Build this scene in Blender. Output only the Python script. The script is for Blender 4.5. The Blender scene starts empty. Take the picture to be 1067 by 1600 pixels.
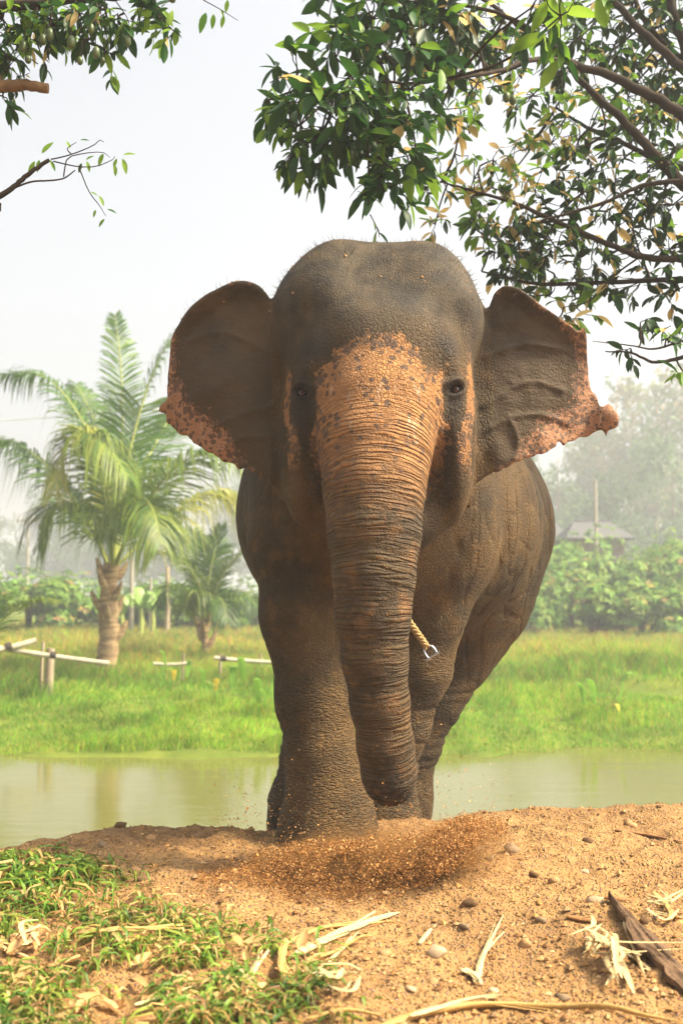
import bpy, math, random
import numpy as np
from mathutils import Vector, Matrix

random.seed(7)
rng = np.random.default_rng(11)
SC = bpy.context.scene
COL = SC.collection

# ------------------------------------------------------------------ camera
F = 1700.0            # focal length in photograph pixels (1067 x 1600)
CAM_Z = 1.05
PITCH = math.atan(130 / F)
cam_data = bpy.data.cameras.new('camera')
cam = bpy.data.objects.new('camera', cam_data)
COL.objects.link(cam)
cam.location = (0, 0, CAM_Z)
cam.rotation_euler = (math.pi / 2 + PITCH, 0, 0)
cam_data.sensor_fit = 'VERTICAL'
cam_data.sensor_height = 36
cam_data.lens = 36 * F / 1600
cam_data.clip_end = 3000
cam_data.dof.use_dof = True
cam_data.dof.focus_distance = 4.4
cam_data.dof.aperture_fstop = 2.8
SC.camera = cam

# ------------------------------------------------------------------ sky, sun, exposure
SUN_AZ = math.radians(99)     # compass-like: 0 = +Y (away from camera), 90 = +X (right)
SUN_EL = math.radians(50)
w = bpy.data.worlds.new('World')
SC.world = w
w.use_nodes = True
wn = w.node_tree.nodes
wl = w.node_tree.links
bg = wn['Background']
sky = wn.new('ShaderNodeTexSky')
sky.sky_type = 'NISHITA'
sky.sun_disc = False
sky.sun_elevation = SUN_EL
sky.sun_rotation = SUN_AZ
sky.air_density = 1.0
sky.dust_density = 8.0
sky.ozone_density = 1.0
hs = wn.new('ShaderNodeHueSaturation')
hs.inputs['Saturation'].default_value = 0.26
wl.new(sky.outputs[0], hs.inputs['Color'])
wl.new(hs.outputs[0], bg.inputs['Color'])
bg.inputs['Strength'].default_value = 0.145

sd = bpy.data.lights.new('sun', 'SUN')
sd.energy = 4.8
sd.angle = math.radians(9)
sd.color = (1.0, 0.84, 0.58)
sun = bpy.data.objects.new('sun', sd)
COL.objects.link(sun)
sdir = Vector((math.sin(SUN_AZ) * math.cos(SUN_EL), math.cos(SUN_AZ) * math.cos(SUN_EL), math.sin(SUN_EL)))
sun.rotation_euler = sdir.to_track_quat('Z', 'Y').to_euler()
sun.location = (6, -6, 12)

SC.view_settings.view_transform = 'Standard'
SC.view_settings.look = 'None'
SC.view_settings.exposure = 1.2
SC.view_settings.gamma = 1
SC.view_settings.use_curve_mapping = False
SC.render.engine = 'CYCLES'
SC.cycles.use_denoising = True
SC.cycles.volume_bounces = 0
SC.cycles.max_bounces = 5
SC.cycles.transparent_max_bounces = 8
SC.cycles.sample_clamp_indirect = 6.0

HAZE_DENSITY = 0.0040

# ------------------------------------------------------------------ helpers
def at(px, py, Y):
    """world point at depth Y that a pixel of the photograph looks at"""
    u = (px - 533.5) / F
    v = (800 - py) / F
    dy = math.cos(PITCH) - v * math.sin(PITCH)
    dz = math.sin(PITCH) + v * math.cos(PITCH)
    s = Y / dy
    return np.array((u * s, Y, CAM_Z + dz * s))

def V(*a):
    return np.array(a, float)

def lin(r, g, b):
    f = lambda c: (c / 12.92 if c <= 0.04045 else ((c + 0.055) / 1.055) ** 2.4)
    return (f(r / 255), f(g / 255), f(b / 255), 1.0)

def hash3(ix, iy, iz, seed=0):
    h = (ix.astype(np.int64) * 374761393 + iy.astype(np.int64) * 668265263 + iz.astype(np.int64) * 2147483647 + seed * 974634777) & 0xffffffff
    h = ((h ^ (h >> 13)) * 1274126177) & 0xffffffff
    h = (h ^ (h >> 16)) & 0xffff
    return h / 65535.0

def vnoise(x, y, z=0.0, seed=0):
    x = np.asarray(x, float); y = np.asarray(y, float); z = np.zeros_like(x) + z
    ix, iy, iz = np.floor(x), np.floor(y), np.floor(z)
    fx, fy, fz = x - ix, y - iy, z - iz
    fx = fx * fx * (3 - 2 * fx); fy = fy * fy * (3 - 2 * fy); fz = fz * fz * (3 - 2 * fz)
    r = 0
    for dx in (0, 1):
        for dy in (0, 1):
            for dz in (0, 1):
                wgt = (fx if dx else 1 - fx) * (fy if dy else 1 - fy) * (fz if dz else 1 - fz)
                r = r + wgt * hash3(ix + dx, iy + dy, iz + dz, seed)
    return r

def sstep(a, b, x):
    t = np.clip((np.asarray(x, float) - a) / (b - a), 0, 1)
    return t * t * (3 - 2 * t)

def raw_mesh(name, verts, faces, mats=(), midx=None, smooth=True, attrs=None, colors=None):
    """faces: (n,k) int array, or a list of such arrays"""
    me = bpy.data.meshes.new(name)
    verts = np.asarray(verts, np.float32).reshape(-1, 3)
    if isinstance(faces, np.ndarray):
        faces = [faces]
    faces = [np.asarray(f, np.int32) for f in faces if len(f)]
    me.vertices.add(len(verts))
    me.vertices.foreach_set('co', verts.ravel())
    loops = np.concatenate([f.ravel() for f in faces])
    sizes = np.concatenate([np.full(len(f), f.shape[1], np.int32) for f in faces])
    starts = np.concatenate([[0], np.cumsum(sizes)[:-1]]).astype(np.int32)
    me.loops.add(len(loops))
    me.loops.foreach_set('vertex_index', loops)
    me.polygons.add(len(sizes))
    me.polygons.foreach_set('loop_start', starts)
    if midx is not None:
        me.polygons.foreach_set('material_index', np.asarray(midx, np.int32))
    me.polygons.foreach_set('use_smooth', np.full(len(sizes), smooth, bool))
    for m in mats:
        me.materials.append(m)
    for k, a in (attrs or {}).items():
        at_ = me.attributes.new(k, 'FLOAT', 'POINT')
        at_.data.foreach_set('value', np.asarray(a, np.float32))
    if colors is not None:
        ca = me.attributes.new('col', 'FLOAT_COLOR', 'POINT')
        c = np.ones((len(verts), 4), np.float32)
        c[:, :3] = colors
        ca.data.foreach_set('color', c.ravel())
    me.update(calc_edges=True)
    me.validate()
    return me

def link(name, me, parent=None, loc=None):
    o = bpy.data.objects.new(name, me)
    COL.objects.link(o)
    if parent is not None:
        o.parent = parent
    if loc is not None:
        o.location = tuple(loc)
    return o

def tag(o, label=None, cat=None, group=None, kind=None):
    if label: o['label'] = label
    if cat: o['category'] = cat
    if group: o['group'] = group
    if kind: o['kind'] = kind
    return o

def empty(name, loc, label, cat, group=None):
    o = link(name, None, None, loc)
    o.empty_display_size = 0.1
    return tag(o, label, cat, group)

def part(name, me, parent):
    """mesh data in world coordinates -> child of an unrotated Empty"""
    o = link(name, me, parent)
    p = parent
    off = Vector((0, 0, 0))
    while p is not None:
        off += p.location
        p = p.parent
    o.location = -off
    return o

class MB:
    """collects verts / faces of one mesh"""
    def __init__(s):
        s.v = []; s.f = {}; s.n = 0; s.m = {}; s.c = []
    def add(s, verts, faces, m=0, col=None):
        verts = np.asarray(verts, float).reshape(-1, 3)
        faces = np.asarray(faces, int)
        k = faces.shape[1]
        s.v.append(verts)
        s.f.setdefault(k, []).append(faces + s.n)
        s.m.setdefault(k, []).append(np.full(len(faces), m))
        s.n += len(verts)
        if col is not None:
            s.c.append(np.broadcast_to(np.asarray(col, float)[..., :3], (len(verts), 3)))
    def tube(s, pts, radii, n=8, m=0, cap=True, wob=0.0, col=None):
        pts = np.asarray(pts, float); radii = np.broadcast_to(np.asarray(radii, float), (len(pts),))
        T = np.gradient(pts, axis=0)
        T /= np.linalg.norm(T, axis=1)[:, None] + 1e-9
        ref = np.array((0.13, 0.21, 0.97)) if abs(T[0][2]) < 0.9 else np.array((1.0, 0.1, 0))
        N = np.cross(T[0], ref); N /= np.linalg.norm(N)
        rings = []
        ang = np.linspace(0, 2 * math.pi, n, endpoint=False)
        for i in range(len(pts)):
            N = N - T[i] * N.dot(T[i]); N /= np.linalg.norm(N) + 1e-9
            B = np.cross(T[i], N)
            r = radii[i] * (1 + wob * (rng.random(n) - 0.5))
            rings.append(pts[i] + np.outer(np.cos(ang) * r, N) + np.outer(np.sin(ang) * r, B))
        vs = np.concatenate(rings)
        fs = []
        for i in range(len(pts) - 1):
            for j in range(n):
                a = i * n + j; b = i * n + (j + 1) % n
                fs.append((a, b, b + n, a + n))
        base = s.n
        s.add(vs, fs, m, col)
        if cap:
            for i0, p in ((0, pts[0]), ((len(pts) - 1) * n, pts[-1])):
                tri = []
                for j in range(n):
                    a = i0 + j; b = i0 + (j + 1) % n
                    tri.append((a, b) if i0 else (b, a))
                nv = np.concatenate([vs[i0:i0 + n], [p]])
                s.add(nv, [(a - i0, b - i0, n) for a, b in tri], m, col)
    def ribbon(s, pts, wid, flat=.25, n=8, twist=0.0, m=0, wob=.15):
        pts = np.asarray(pts, float); wid = np.broadcast_to(np.asarray(wid, float), (len(pts),))
        T = np.gradient(pts, axis=0); T /= np.linalg.norm(T, axis=1)[:, None] + 1e-9
        ang = np.linspace(0, 2 * math.pi, n, endpoint=False); rings = []
        prof = 1 + wob * (rng.random(n) - .5) * 2
        for i in range(len(pts)):
            sd_ = np.cross(T[i], (0, 0, 1.0)); sd_ /= np.linalg.norm(sd_) + 1e-9
            up = np.cross(sd_, T[i]); a = twist * i / len(pts)
            s2 = sd_ * math.cos(a) + up * math.sin(a); u2 = up * math.cos(a) - sd_ * math.sin(a)
            pr = prof * (1 + wob * .5 * (rng.random(n) - .5))
            rings.append(pts[i] + np.outer(np.cos(ang) * pr * wid[i], s2) + np.outer((np.sin(ang) * pr * flat + .25 * np.cos(ang) ** 2) * wid[i], u2))
        vs = np.concatenate(rings); fs = []
        for i in range(len(pts) - 1):
            for j in range(n):
                a = i * n + j; b = i * n + (j + 1) % n
                fs.append((a, b, b + n, a + n))
        s.add(vs, fs, m)
        for i0 in (0, (len(pts) - 1) * n):
            nv = np.concatenate([vs[i0:i0 + n], [vs[i0:i0 + n].mean(0)]])
            s.add(nv, [(j, (j + 1) % n, n) if i0 else ((j + 1) % n, j, n) for j in range(n)], m)
    def box(s, lo, hi, m=0):
        x0, y0, z0 = lo; x1, y1, z1 = hi
        vs = [(x0,y0,z0),(x1,y0,z0),(x1,y1,z0),(x0,y1,z0),(x0,y0,z1),(x1,y0,z1),(x1,y1,z1),(x0,y1,z1)]
        s.add(vs, [(0,3,2,1),(4,5,6,7),(0,1,5,4),(1,2,6,5),(2,3,7,6),(3,0,4,7)], m)
    def mesh(s, name, mats, smooth=True):
        fs = []; mi = []
        for k in s.f:
            fs.append(np.concatenate(s.f[k])); mi.append(np.concatenate(s.m[k]))
        cols = np.concatenate(s.c) if s.c else None
        return raw_mesh(name, np.concatenate(s.v), fs, mats, np.concatenate(mi), smooth, colors=cols)

def spline(pts, n):
    """Catmull-Rom through pts, n samples"""
    P = np.asarray(pts, float)
    if len(P) < 3:
        t = np.linspace(0, 1, n)[:, None]
        return P[0] * (1 - t) + P[-1] * t
    Q = np.vstack([2 * P[0] - P[1], P, 2 * P[-1] - P[-2]])
    out = []
    for t in np.linspace(0, len(P) - 1 - 1e-6, n):
        i = int(t); u = t - i
        p0, p1, p2, p3 = Q[i], Q[i + 1], Q[i + 2], Q[i + 3]
        out.append(0.5 * (2 * p1 + (p2 - p0) * u + (2 * p0 - 5 * p1 + 4 * p2 - p3) * u * u + (3 * p1 - p0 - 3 * p2 + p3) * u ** 3))
    return np.array(out)

# ------------------------------------------------------------------ materials
class NT:
    def __init__(s, name):
        s.mat = bpy.data.materials.new(name)
        s.mat.use_nodes = True
        s.n = s.mat.node_tree.nodes; s.l = s.mat.node_tree.links
        s.n.clear()
        s.out = s.n.new('ShaderNodeOutputMaterial')
    def node(s, t, ins=None, **kw):
        nd = s.n.new(t)
        for k, v in kw.items():
            setattr(nd, k, v)
        for k, v in (ins or {}).items():
            if isinstance(v, bpy.types.NodeSocket):
                s.l.new(v, nd.inputs[k])
            else:
                nd.inputs[k].default_value = v
        return nd
    def math(s, op, a, b=0.0, c=0.0, clamp=False):
        nd = s.node('ShaderNodeMath', {0: a, 1: b, 2: c}, operation=op, use_clamp=clamp)
        return nd.outputs[0]
    def mix(s, fac, a, b):
        nd = s.n.new('ShaderNodeMix'); nd.data_type = 'RGBA'
        for i, v in ((0, fac), (6, a), (7, b)):
            if isinstance(v, bpy.types.NodeSocket): s.l.new(v, nd.inputs[i])
            else: nd.inputs[i].default_value = v
        return nd.outputs[2]
    def ramp(s, x, a, b, lo=0.0, hi=1.0, smooth=True):
        nd = s.node('ShaderNodeMapRange', {0: x, 1: a, 2: b, 3: lo, 4: hi})
        nd.interpolation_type = 'SMOOTHSTEP' if smooth else 'LINEAR'
        return nd.outputs[0]
    def noise(s, vec, scale, detail=3.0, rough=0.55, dist=0.0):
        ins = {'Scale': scale, 'Detail': detail, 'Roughness': rough, 'Distortion': dist}
        if vec is not None: ins['Vector'] = vec
        return s.node('ShaderNodeTexNoise', ins).outputs[0]
    def attr(s, name):
        return s.node('ShaderNodeAttribute', attribute_name=name)
    def obj(s):
        return s.node('ShaderNodeTexCoord').outputs['Object']
    def pos(s):
        return s.node('ShaderNodeNewGeometry').outputs['Position']
    def map(s, vec, scale=(1, 1, 1), rot=(0, 0, 0)):
        return s.node('ShaderNodeMapping', {'Vector': vec, 'Scale': scale, 'Rotation': rot}).outputs[0]
    def bump(s, h, strength=0.5, dist=0.01, normal=None):
        ins = {'Height': h, 'Strength': strength, 'Distance': dist}
        if normal is not None: ins['Normal'] = normal
        return s.node('ShaderNodeBump', ins).outputs[0]
    def principled(s, color, rough=0.7, normal=None, spec=0.3, **kw):
        ins = {'Base Color': color, 'Roughness': rough, 'Specular IOR Level': spec}
        if normal is not None: ins['Normal'] = normal
        ins.update(kw)
        return s.node('ShaderNodeBsdfPrincipled', ins)
    def finish(s, shader):
        s.l.new(shader.outputs[0], s.out.inputs['Surface'])
        return s.mat

def plain(name, color, rough=0.7, var=0.25, scale=8.0, bump=0.2, bdist=0.01, spec=0.3, stretch=(1, 1, 1), color2=None):
    t = NT(name)
    v = t.map(t.obj(), stretch)
    n1 = t.noise(v, scale, 5, 0.6)
    n2 = t.noise(v, scale * 6, 3, 0.6)
    c2 = color2 if color2 else tuple(x * (1 - var) for x in color[:3]) + (1,)
    c = t.mix(t.ramp(n1, 0.35, 0.65), color, c2)
    c = t.mix(t.math('MULTIPLY', t.ramp(n2, 0.45, 0.7), 0.4), c, tuple(x * 0.6 for x in color[:3]) + (1,))
    p = t.principled(c, rough, t.bump(t.math('ADD', n1, t.math('MULTIPLY', n2, 0.5)), bump, bdist), spec)
    return t.finish(p)

def leaf_mat(name, colA, colB, trans=0.35, rough=0.4, use_attr=False, spec=0.35):
    t = NT(name)
    if use_attr:
        c = t.attr('col').outputs['Color']
        n = t.noise(t.pos(), 3.0, 2)
        c = t.node('ShaderNodeHueSaturation', {'Color': c, 'Value': t.ramp(n, 0.3, 0.7, 0.75, 1.25)}).outputs[0]
    else:
        oi = t.node('ShaderNodeObjectInfo').outputs['Random']
        n = t.noise(t.pos(), 9.0, 2)
        f = t.math('ADD', t.math('MULTIPLY', oi, 0.5), t.math('MULTIPLY', t.ramp(n, 0.3, 0.7), 0.5), clamp=True)
        c = t.mix(f, colA, colB)
    p = t.principled(c, rough, None, spec)
    tr = t.node('ShaderNodeBsdfTranslucent', {'Color': c})
    mx = t.node('ShaderNodeMixShader', {0: trans, 1: p.outputs[0], 2: tr.outputs[0]})
    return t.finish(mx)

# ------------------------------------------------------------------ ground
RX = [-60, -3, -1.45, -1.15, -1.0, -0.6, 0.0, 0.4, 0.9, 2.0, 4.0, 60]
RY = [4.2, 4.2, 4.35, 4.75, 4.95, 5.0, 5.05, 5.25, 5.5, 5.45, 5.4, 5.4]
FY = [0, 9, 11.5, 13.9, 14.5, 15.2, 17, 22, 34, 80, 700]
FZ = [-1.7, -1.7, -1.5, -1.12, -0.96, -0.84, -0.64, -0.50, -0.35, 0.0, 3.0]
WATER_Z = -1.0

def ground_z(x, y, detail=True):
    x = np.asarray(x, float); y = np.asarray(y, float)
    ye = np.interp(x, RX, RY) + (vnoise(x * 1.7, x * 0, 3.1, 5) - 0.5) * 0.16
    t = np.maximum(y - ye, 0)
    near = -0.27 * t - 0.015 * t * t
    near = near + 0.025 * np.exp(-((y - ye + 0.1) / 0.18) ** 2) * (vnoise(x * 4, x * 0, 1.0, 9) * 1.6 - 0.4)
    if detail:
        m = 1 - sstep(0, 2.0, t) * 0.6
        near = near + m * ((vnoise(x * 2.1, y * 2.1, 0, 1) - 0.5) * 0.06 + (vnoise(x * 6, y * 6, 0, 2) - 0.5) * 0.034
                           + (vnoise(x * 17, y * 17, 0, 3) - 0.5) * 0.022 + (vnoise(x * 36, y * 36, 0, 4) - 0.5) * 0.015)
    # soil scraped up by the trunk
    near = near + 0.05 * np.exp(-(((x - 0.12) / 0.42) ** 2 + ((y - 4.25) / 0.2) ** 2))
    yy = y - (0.45 * np.tanh(x / 4)) + (vnoise(x * 0.6, y * 0, 0, 6) - 0.5) * 0.9 + (vnoise(x * 2.2, y * 0, 0, 16) - 0.5) * 0.35
    far = np.interp(yy, FY, FZ)
    far = far + 0.22 * sstep(18.6, 19.1, y + (vnoise(x * 0.9, y * 0, 2, 8) - 0.5) * 1.2) * sstep(2.5, 4.5, x) * (1 - sstep(24, 34, y))
    far = far + (vnoise(x * 0.8, y * 0.8, 0, 7) - 0.5) * 0.10 * sstep(14.3, 17, y)
    return np.where(y < 9.5, np.maximum(near, -1.7), np.maximum(far, near))

def gz(x, y):
    """height read back from the built ground sheet"""
    i = min(max(int(np.searchsorted(gx, x)) - 1, 0), len(gx) - 2); j = min(max(int(np.searchsorted(gy, y)) - 1, 0), len(gy) - 2)
    u = (x - gx[i]) / (gx[i + 1] - gx[i]); v = (y - gy[j]) / (gy[j + 1] - gy[j])
    return float((GZ[j, i] * (1 - u) + GZ[j, i + 1] * u) * (1 - v) + (GZ[j + 1, i] * (1 - u) + GZ[j + 1, i + 1] * u) * v)

def on_ground(px, py, lift=0.0):
    """where a ray through a photo pixel meets the ground"""
    if py > 1262:
        d = at(px, py, 1.0) - V(0, 0, CAM_Z); y_ = CAM_Z / -d[2]
        for _ in range(5):
            g1 = gz(d[0] * y_, y_); y_ = (CAM_Z - g1) / -d[2]
        g1 = gz(d[0] * y_, y_)
        if abs(CAM_Z + d[2] * y_ - g1) < .01:
            return V(d[0] * y_, y_, g1 + lift)
    ys = np.concatenate([np.arange(2.0, 9, 0.01), np.arange(9, 60, 0.05)])
    d = at(px, py, 1.0) - V(0, 0, CAM_Z)
    xs = d[0] * ys; zs = CAM_Z + d[2] * ys
    g = ground_z(xs, ys)
    i = int(np.argmax(zs <= g))
    return V(xs[i], ys[i], g[i] + lift)

def nonuni(a, b, fine0, fine1, step, grow=1.12):
    xs = list(np.arange(fine0, fine1 + step / 2, step))
    s = step; x = xs[-1]
    while x < b:
        s *= grow; x += s; xs.append(x)
    s = step; x = xs[0]; lo = []
    while x > a:
        s *= grow; x -= s; lo.append(x)
    return np.array(lo[::-1] + xs)

gx = nonuni(-500, 500, -2.0, 2.2, 0.019, 1.16)
gy = np.concatenate([nonuni(-30, 6.2, 2.3, 6.0, 0.019, 1.16)])
gy = gy[gy < 6.3]
yy_ = [gy[-1]]; s_ = 0.03
while yy_[-1] < 16: s_ = min(s_ * 1.1, 0.12); yy_.append(yy_[-1] + s_)
while yy_[-1] < 700: s_ *= 1.06; yy_.append(yy_[-1] + s_)
gy = np.concatenate([gy, yy_[1:]])
GX, GY = np.meshgrid(gx, gy)
GZ = ground_z(GX, GY)
nx, ny = len(gx), len(gy)
idx = np.arange(nx * ny).reshape(ny, nx)
gf = np.stack([idx[:-1, :-1].ravel(), idx[:-1, 1:].ravel(), idx[1:, 1:].ravel(), idx[1:, :-1].ravel()], 1)

def build_ground_mat():
    t = NT('soil_and_field')
    p = t.pos()
    n1 = t.noise(p, 1.6, 4, 0.6)
    n2 = t.noise(p, 14, 5, 0.65)
    n3 = t.noise(p, 70, 4, 0.7)
    vor = t.node('ShaderNodeTexVoronoi', {'Vector': p, 'Scale': 85.0})
    vor2 = t.node('ShaderNodeTexVoronoi', {'Vector': p, 'Scale': 34.0})
    c = t.mix(t.ramp(n2, 0.3, 0.7), lin(136, 103, 62), lin(160, 125, 80))
    c = t.mix(t.math('MULTIPLY', t.ramp(n1, 0.4, 0.7), 0.6), c, lin(124, 92, 60))
    c = t.mix(t.ramp(vor.outputs['Distance'], 0.1, 0.35, 0.7, 0.0), c, t.mix(0.72, vor.outputs['Color'], lin(160, 124, 80)))
    c = t.mix(t.math('MULTIPLY', t.ramp(n3, 0.5, 0.75), 0.5), c, lin(112, 78, 48))
    damp_and_shade = t.attr('damp_and_shade').outputs['Fac']
    c = t.mix(t.math('MULTIPLY', damp_and_shade, 0.8), c, t.mix(t.ramp(n2, 0.35, 0.65), lin(104, 78, 52), lin(132, 98, 64)))
    h = t.math('ADD', t.math('MULTIPLY', n3, 0.5), t.math('MULTIPLY', t.ramp(vor.outputs['Distance'], 0.0, 0.5, 1.0, 0.0), 0.7))
    h = t.math('ADD', h, t.math('MULTIPLY', t.ramp(vor2.outputs['Distance'], 0.0, 0.4, 1.0, 0.0), 0.8))
    field = t.attr('field').outputs['Fac']
    g = t.mix(t.ramp(n1, 0.35, 0.65), lin(112, 122, 46), lin(92, 108, 40))
    c = t.mix(field, c, g)
    pr = t.principled(c, 0.95, t.bump(h, 1.0, 0.016), 0.15)
    return t.finish(pr)

gye = np.interp(GX, RX, RY)
damp_and_shade = sstep(-0.45, 0.1, GY - gye + (vnoise(GX * 3, GY * 3, 0, 31) - 0.5) * 0.8) * np.exp(-((GX + 0.35) / 0.75) ** 4)  # elephant's soft shade on the crest, painted into the soil colour
damp_and_shade = np.maximum(damp_and_shade, sstep(0.0, 0.5, GY - gye))
damp_and_shade = np.maximum(damp_and_shade, 0.9 * np.exp(-(((GX - 0.15) / 0.4) ** 2 + ((GY - 4.35) / 0.25) ** 2)))  # painted shade on the soil below trunk and feet
ground_mat = build_ground_mat()
g_me = raw_mesh('ground', np.stack([GX, GY, GZ], -1).reshape(-1, 3), gf, [ground_mat], attrs={
    'field': sstep(11, 14.2, GY).ravel(), 'damp_and_shade': damp_and_shade.ravel()})
ground = tag(link('ground', g_me), 'sandy brown soil bank falling to a pond, green field beyond', 'ground', kind='structure')

# ------------------------------------------------------------------ water
def build_water_mat():
    t = NT('pond_water')
    p = t.map(t.pos(), (1.0, 2.6, 1))
    n = t.noise(p, 1.2, 3, 0.5, 0.3)
    n2 = t.noise(p, 7.0, 2, 0.5)
    c = t.mix(t.noise(t.pos(), 0.25, 2), lin(100, 99, 50), lin(86, 88, 44))
    h = t.math('ADD', n, t.math('MULTIPLY', n2, 0.25))
    pr = t.principled(c, 0.10, t.bump(h, 0.16, 0.03), 0.34, IOR=1.33)
    return t.finish(pr)
wx = np.linspace(-60, 60, 41); wy = np.linspace(5.2, 17, 25)
WX, WY = np.meshgrid(wx, wy)
wi = np.arange(41 * 25).reshape(25, 41)
wf = np.stack([wi[:-1, :-1].ravel(), wi[:-1, 1:].ravel(), wi[1:, 1:].ravel(), wi[1:, :-1].ravel()], 1)
water = link('pond_water', raw_mesh('pond_water', np.stack([WX, WY, np.full_like(WX, WATER_Z)], -1).reshape(-1, 3), wf, [build_water_mat()]))
tag(water, 'murky olive green pond water behind the elephant', 'water', kind='structure')

# ------------------------------------------------------------------ haze: even pale air round the whole place
t = NT('haze_air')
vol = t.node('ShaderNodeVolumePrincipled', {'Color': (0.95, 0.985, 0.99, 1), 'Density': HAZE_DENSITY, 'Anisotropy': 0.25})
t.l.new(vol.outputs[0], t.out.inputs['Volume'])
mb = MB(); mb.box((-520, -40, -4), (520, 720, 24))
haze = tag(link('haze', mb.mesh('haze', [t.mat], False)), 'pale morning haze over the pond and field', 'haze', kind='stuff')

# ------------------------------------------------------------------ elephant
def W(px, py, Y):
    return at(px, py, Y)

def ell(P, c, r, yaw=0.0):
    q = P - np.asarray(c, np.float32)
    if yaw:
        cy, sy = math.cos(yaw), math.sin(yaw)
        q = np.stack([q[:, 0] * cy - q[:, 1] * sy, q[:, 0] * sy + q[:, 1] * cy, q[:, 2]], 1)
    r = np.asarray(r, np.float32)
    k0 = np.linalg.norm(q / r, axis=1); k1 = np.linalg.norm(q / (r * r), axis=1)
    return k0 * (k0 - 1) / np.maximum(k1, 1e-6)

def cone(P, a, b, ra, rb):
    a = np.asarray(a, np.float32); b = np.asarray(b, np.float32)
    ab = b - a
    h = np.clip(((P - a) @ ab) / ab.dot(ab), 0, 1)
    d = np.linalg.norm(P - a - h[:, None] * ab, axis=1)
    return d - (ra + (rb - ra) * h)

def smin(a, b, k):
    h = np.maximum(k - np.abs(a - b), 0) / k
    return np.minimum(a, b) - h * h * k * 0.25

def smax(a, b, k):
    return -smin(-a, -b, k)

def chain(P, pts, k=0.04):
    d = None
    for (a, ra), (b, rb) in zip(pts[:-1], pts[1:]):
        e = cone(P, a, b, ra, rb)
        d = e if d is None else smin(d, e, k)
    return d

# trunk: photo rows, centre, half width, depth
TR = [(500, 595, 112, 4.70), (560, 592, 104, 4.54), (640, 590, 93, 4.40), (700, 587, 86, 4.32), (760, 585, 77.5, 4.26), (830, 585, 70, 4.21),
      (900, 583.5, 61, 4.18), (960, 582, 55, 4.17), (1030, 585, 48, 4.18), (1100, 593, 42.5, 4.20),
      (1165, 602, 40.5, 4.23), (1212, 608, 39, 4.26), (1222, 609, 35, 4.27)]
TRUNK = [(W(cx, y, Y), hw * Y / F) for (y, cx, hw, Y) in TR]
FL = [(V(-0.12, 5.10, 1.55), .27), (V(-.185, 5.02, 1.28), .225), (V(-.188, 4.95, .96), .168), (V(-.125, 4.9, .585), .157), (V(-.082, 4.87, .33), .152),
      (V(-.058, 4.86, .13), .178), (V(-.062, 4.85, -.03), .213), (V(-.062, 4.85, -.08), .212)]
FR = [(V(.40, 5.25, 1.55), .27), (V(.475, 5.22, 1.29), .232), (V(.418, 5.22, .96), .168), (V(.36, 5.24, .71), .155), (V(.262, 5.28, .44), .146),
      (V(.205, 5.3, .22), .142), (V(.20, 5.3, -.04), .168), (V(.20, 5.3, -.12), .168)]
HR = [(V(.78, 6.55, 1.42), .44), (V(.72, 6.45, 1.02), .345), (V(.62, 6.40, .76), .265), (V(.50, 6.33, .48), .185), (V(.395, 6.32, .22), .152), (V(.345, 6.3, -.1), .15), (V(.335, 6.3, -.36), .17)]
HL = [(V(.15, 6.4, 1.25), .42), (V(-.02, 6.25, .8), .27), (V(-.12, 6.1, .45), .19), (V(-.18, 6.05, .15), .145), (V(-.22, 6.0, -.1), .165), (V(-.225, 6.0, -.33), .185)]
TAIL = [(V(.75, 7.25, 1.75), .07), (V(.86, 7.45, 1.3), .045), (V(.84, 7.42, .8), .03)]

def ear_depth_left(px, py):
    s = np.clip((430 - px) / 172, -0.3, 1.2)
    Y = 4.70 + 0.20 * s - 0.10 * np.sin(np.clip(s, 0, 1) * math.pi) * 0.6
    Y = Y + 0.02 * np.sin((py - 450) / 60 + s * 3)
    return Y

def ear_depth_right(px, py):
    s = np.clip((px - 755) / 205, -0.3, 1.2)
    Y = 4.72 + 0.17 * s - 0.05 * np.sin(np.clip(s, 0, 1) * math.pi)
    Y = Y + 0.018 * np.sin((py - 430) / 55 - s * 4)
    Y = Y - 0.10 * sstep(0.80, 1.02, s) * sstep(590, 650, py)
    return Y

EAR_L = [(470, 470), (432, 486), (418, 464), (405, 452), (385, 447), (362, 450), (332, 464), (300, 486), (276, 515), (265, 540), (261, 566), (258, 600), (257, 622), (250, 633), (248, 642), (254, 649),
         (258, 647), (256, 658), (263, 664), (275, 677), (285, 680), (293, 678), (298, 687), (312, 697), (322, 708), (333, 709), (342, 716), (362, 724), (372, 733), (386, 731), (402, 741), (420, 749), (436, 772), (442, 782), (452, 760), (470, 640)]
EAR_R = [(735, 480), (758, 486), (768, 464), (783, 453), (797, 454), (815, 462), (842, 482), (868, 497), (892, 512), (900, 519), (908, 513), (914, 522), (917, 540), (921, 572), (926, 600), (934, 618), (941, 633), (952, 629), (962, 640), (967, 652),
         (963, 668), (950, 675), (945, 683), (934, 674), (926, 679), (917, 684), (898, 690), (887, 693), (880, 699), (873, 692), (866, 701), (845, 709), (820, 716), (800, 727), (780, 735), (757, 745), (742, 757), (737, 778), (732, 793), (730, 772), (722, 730), (720, 600)]

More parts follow.
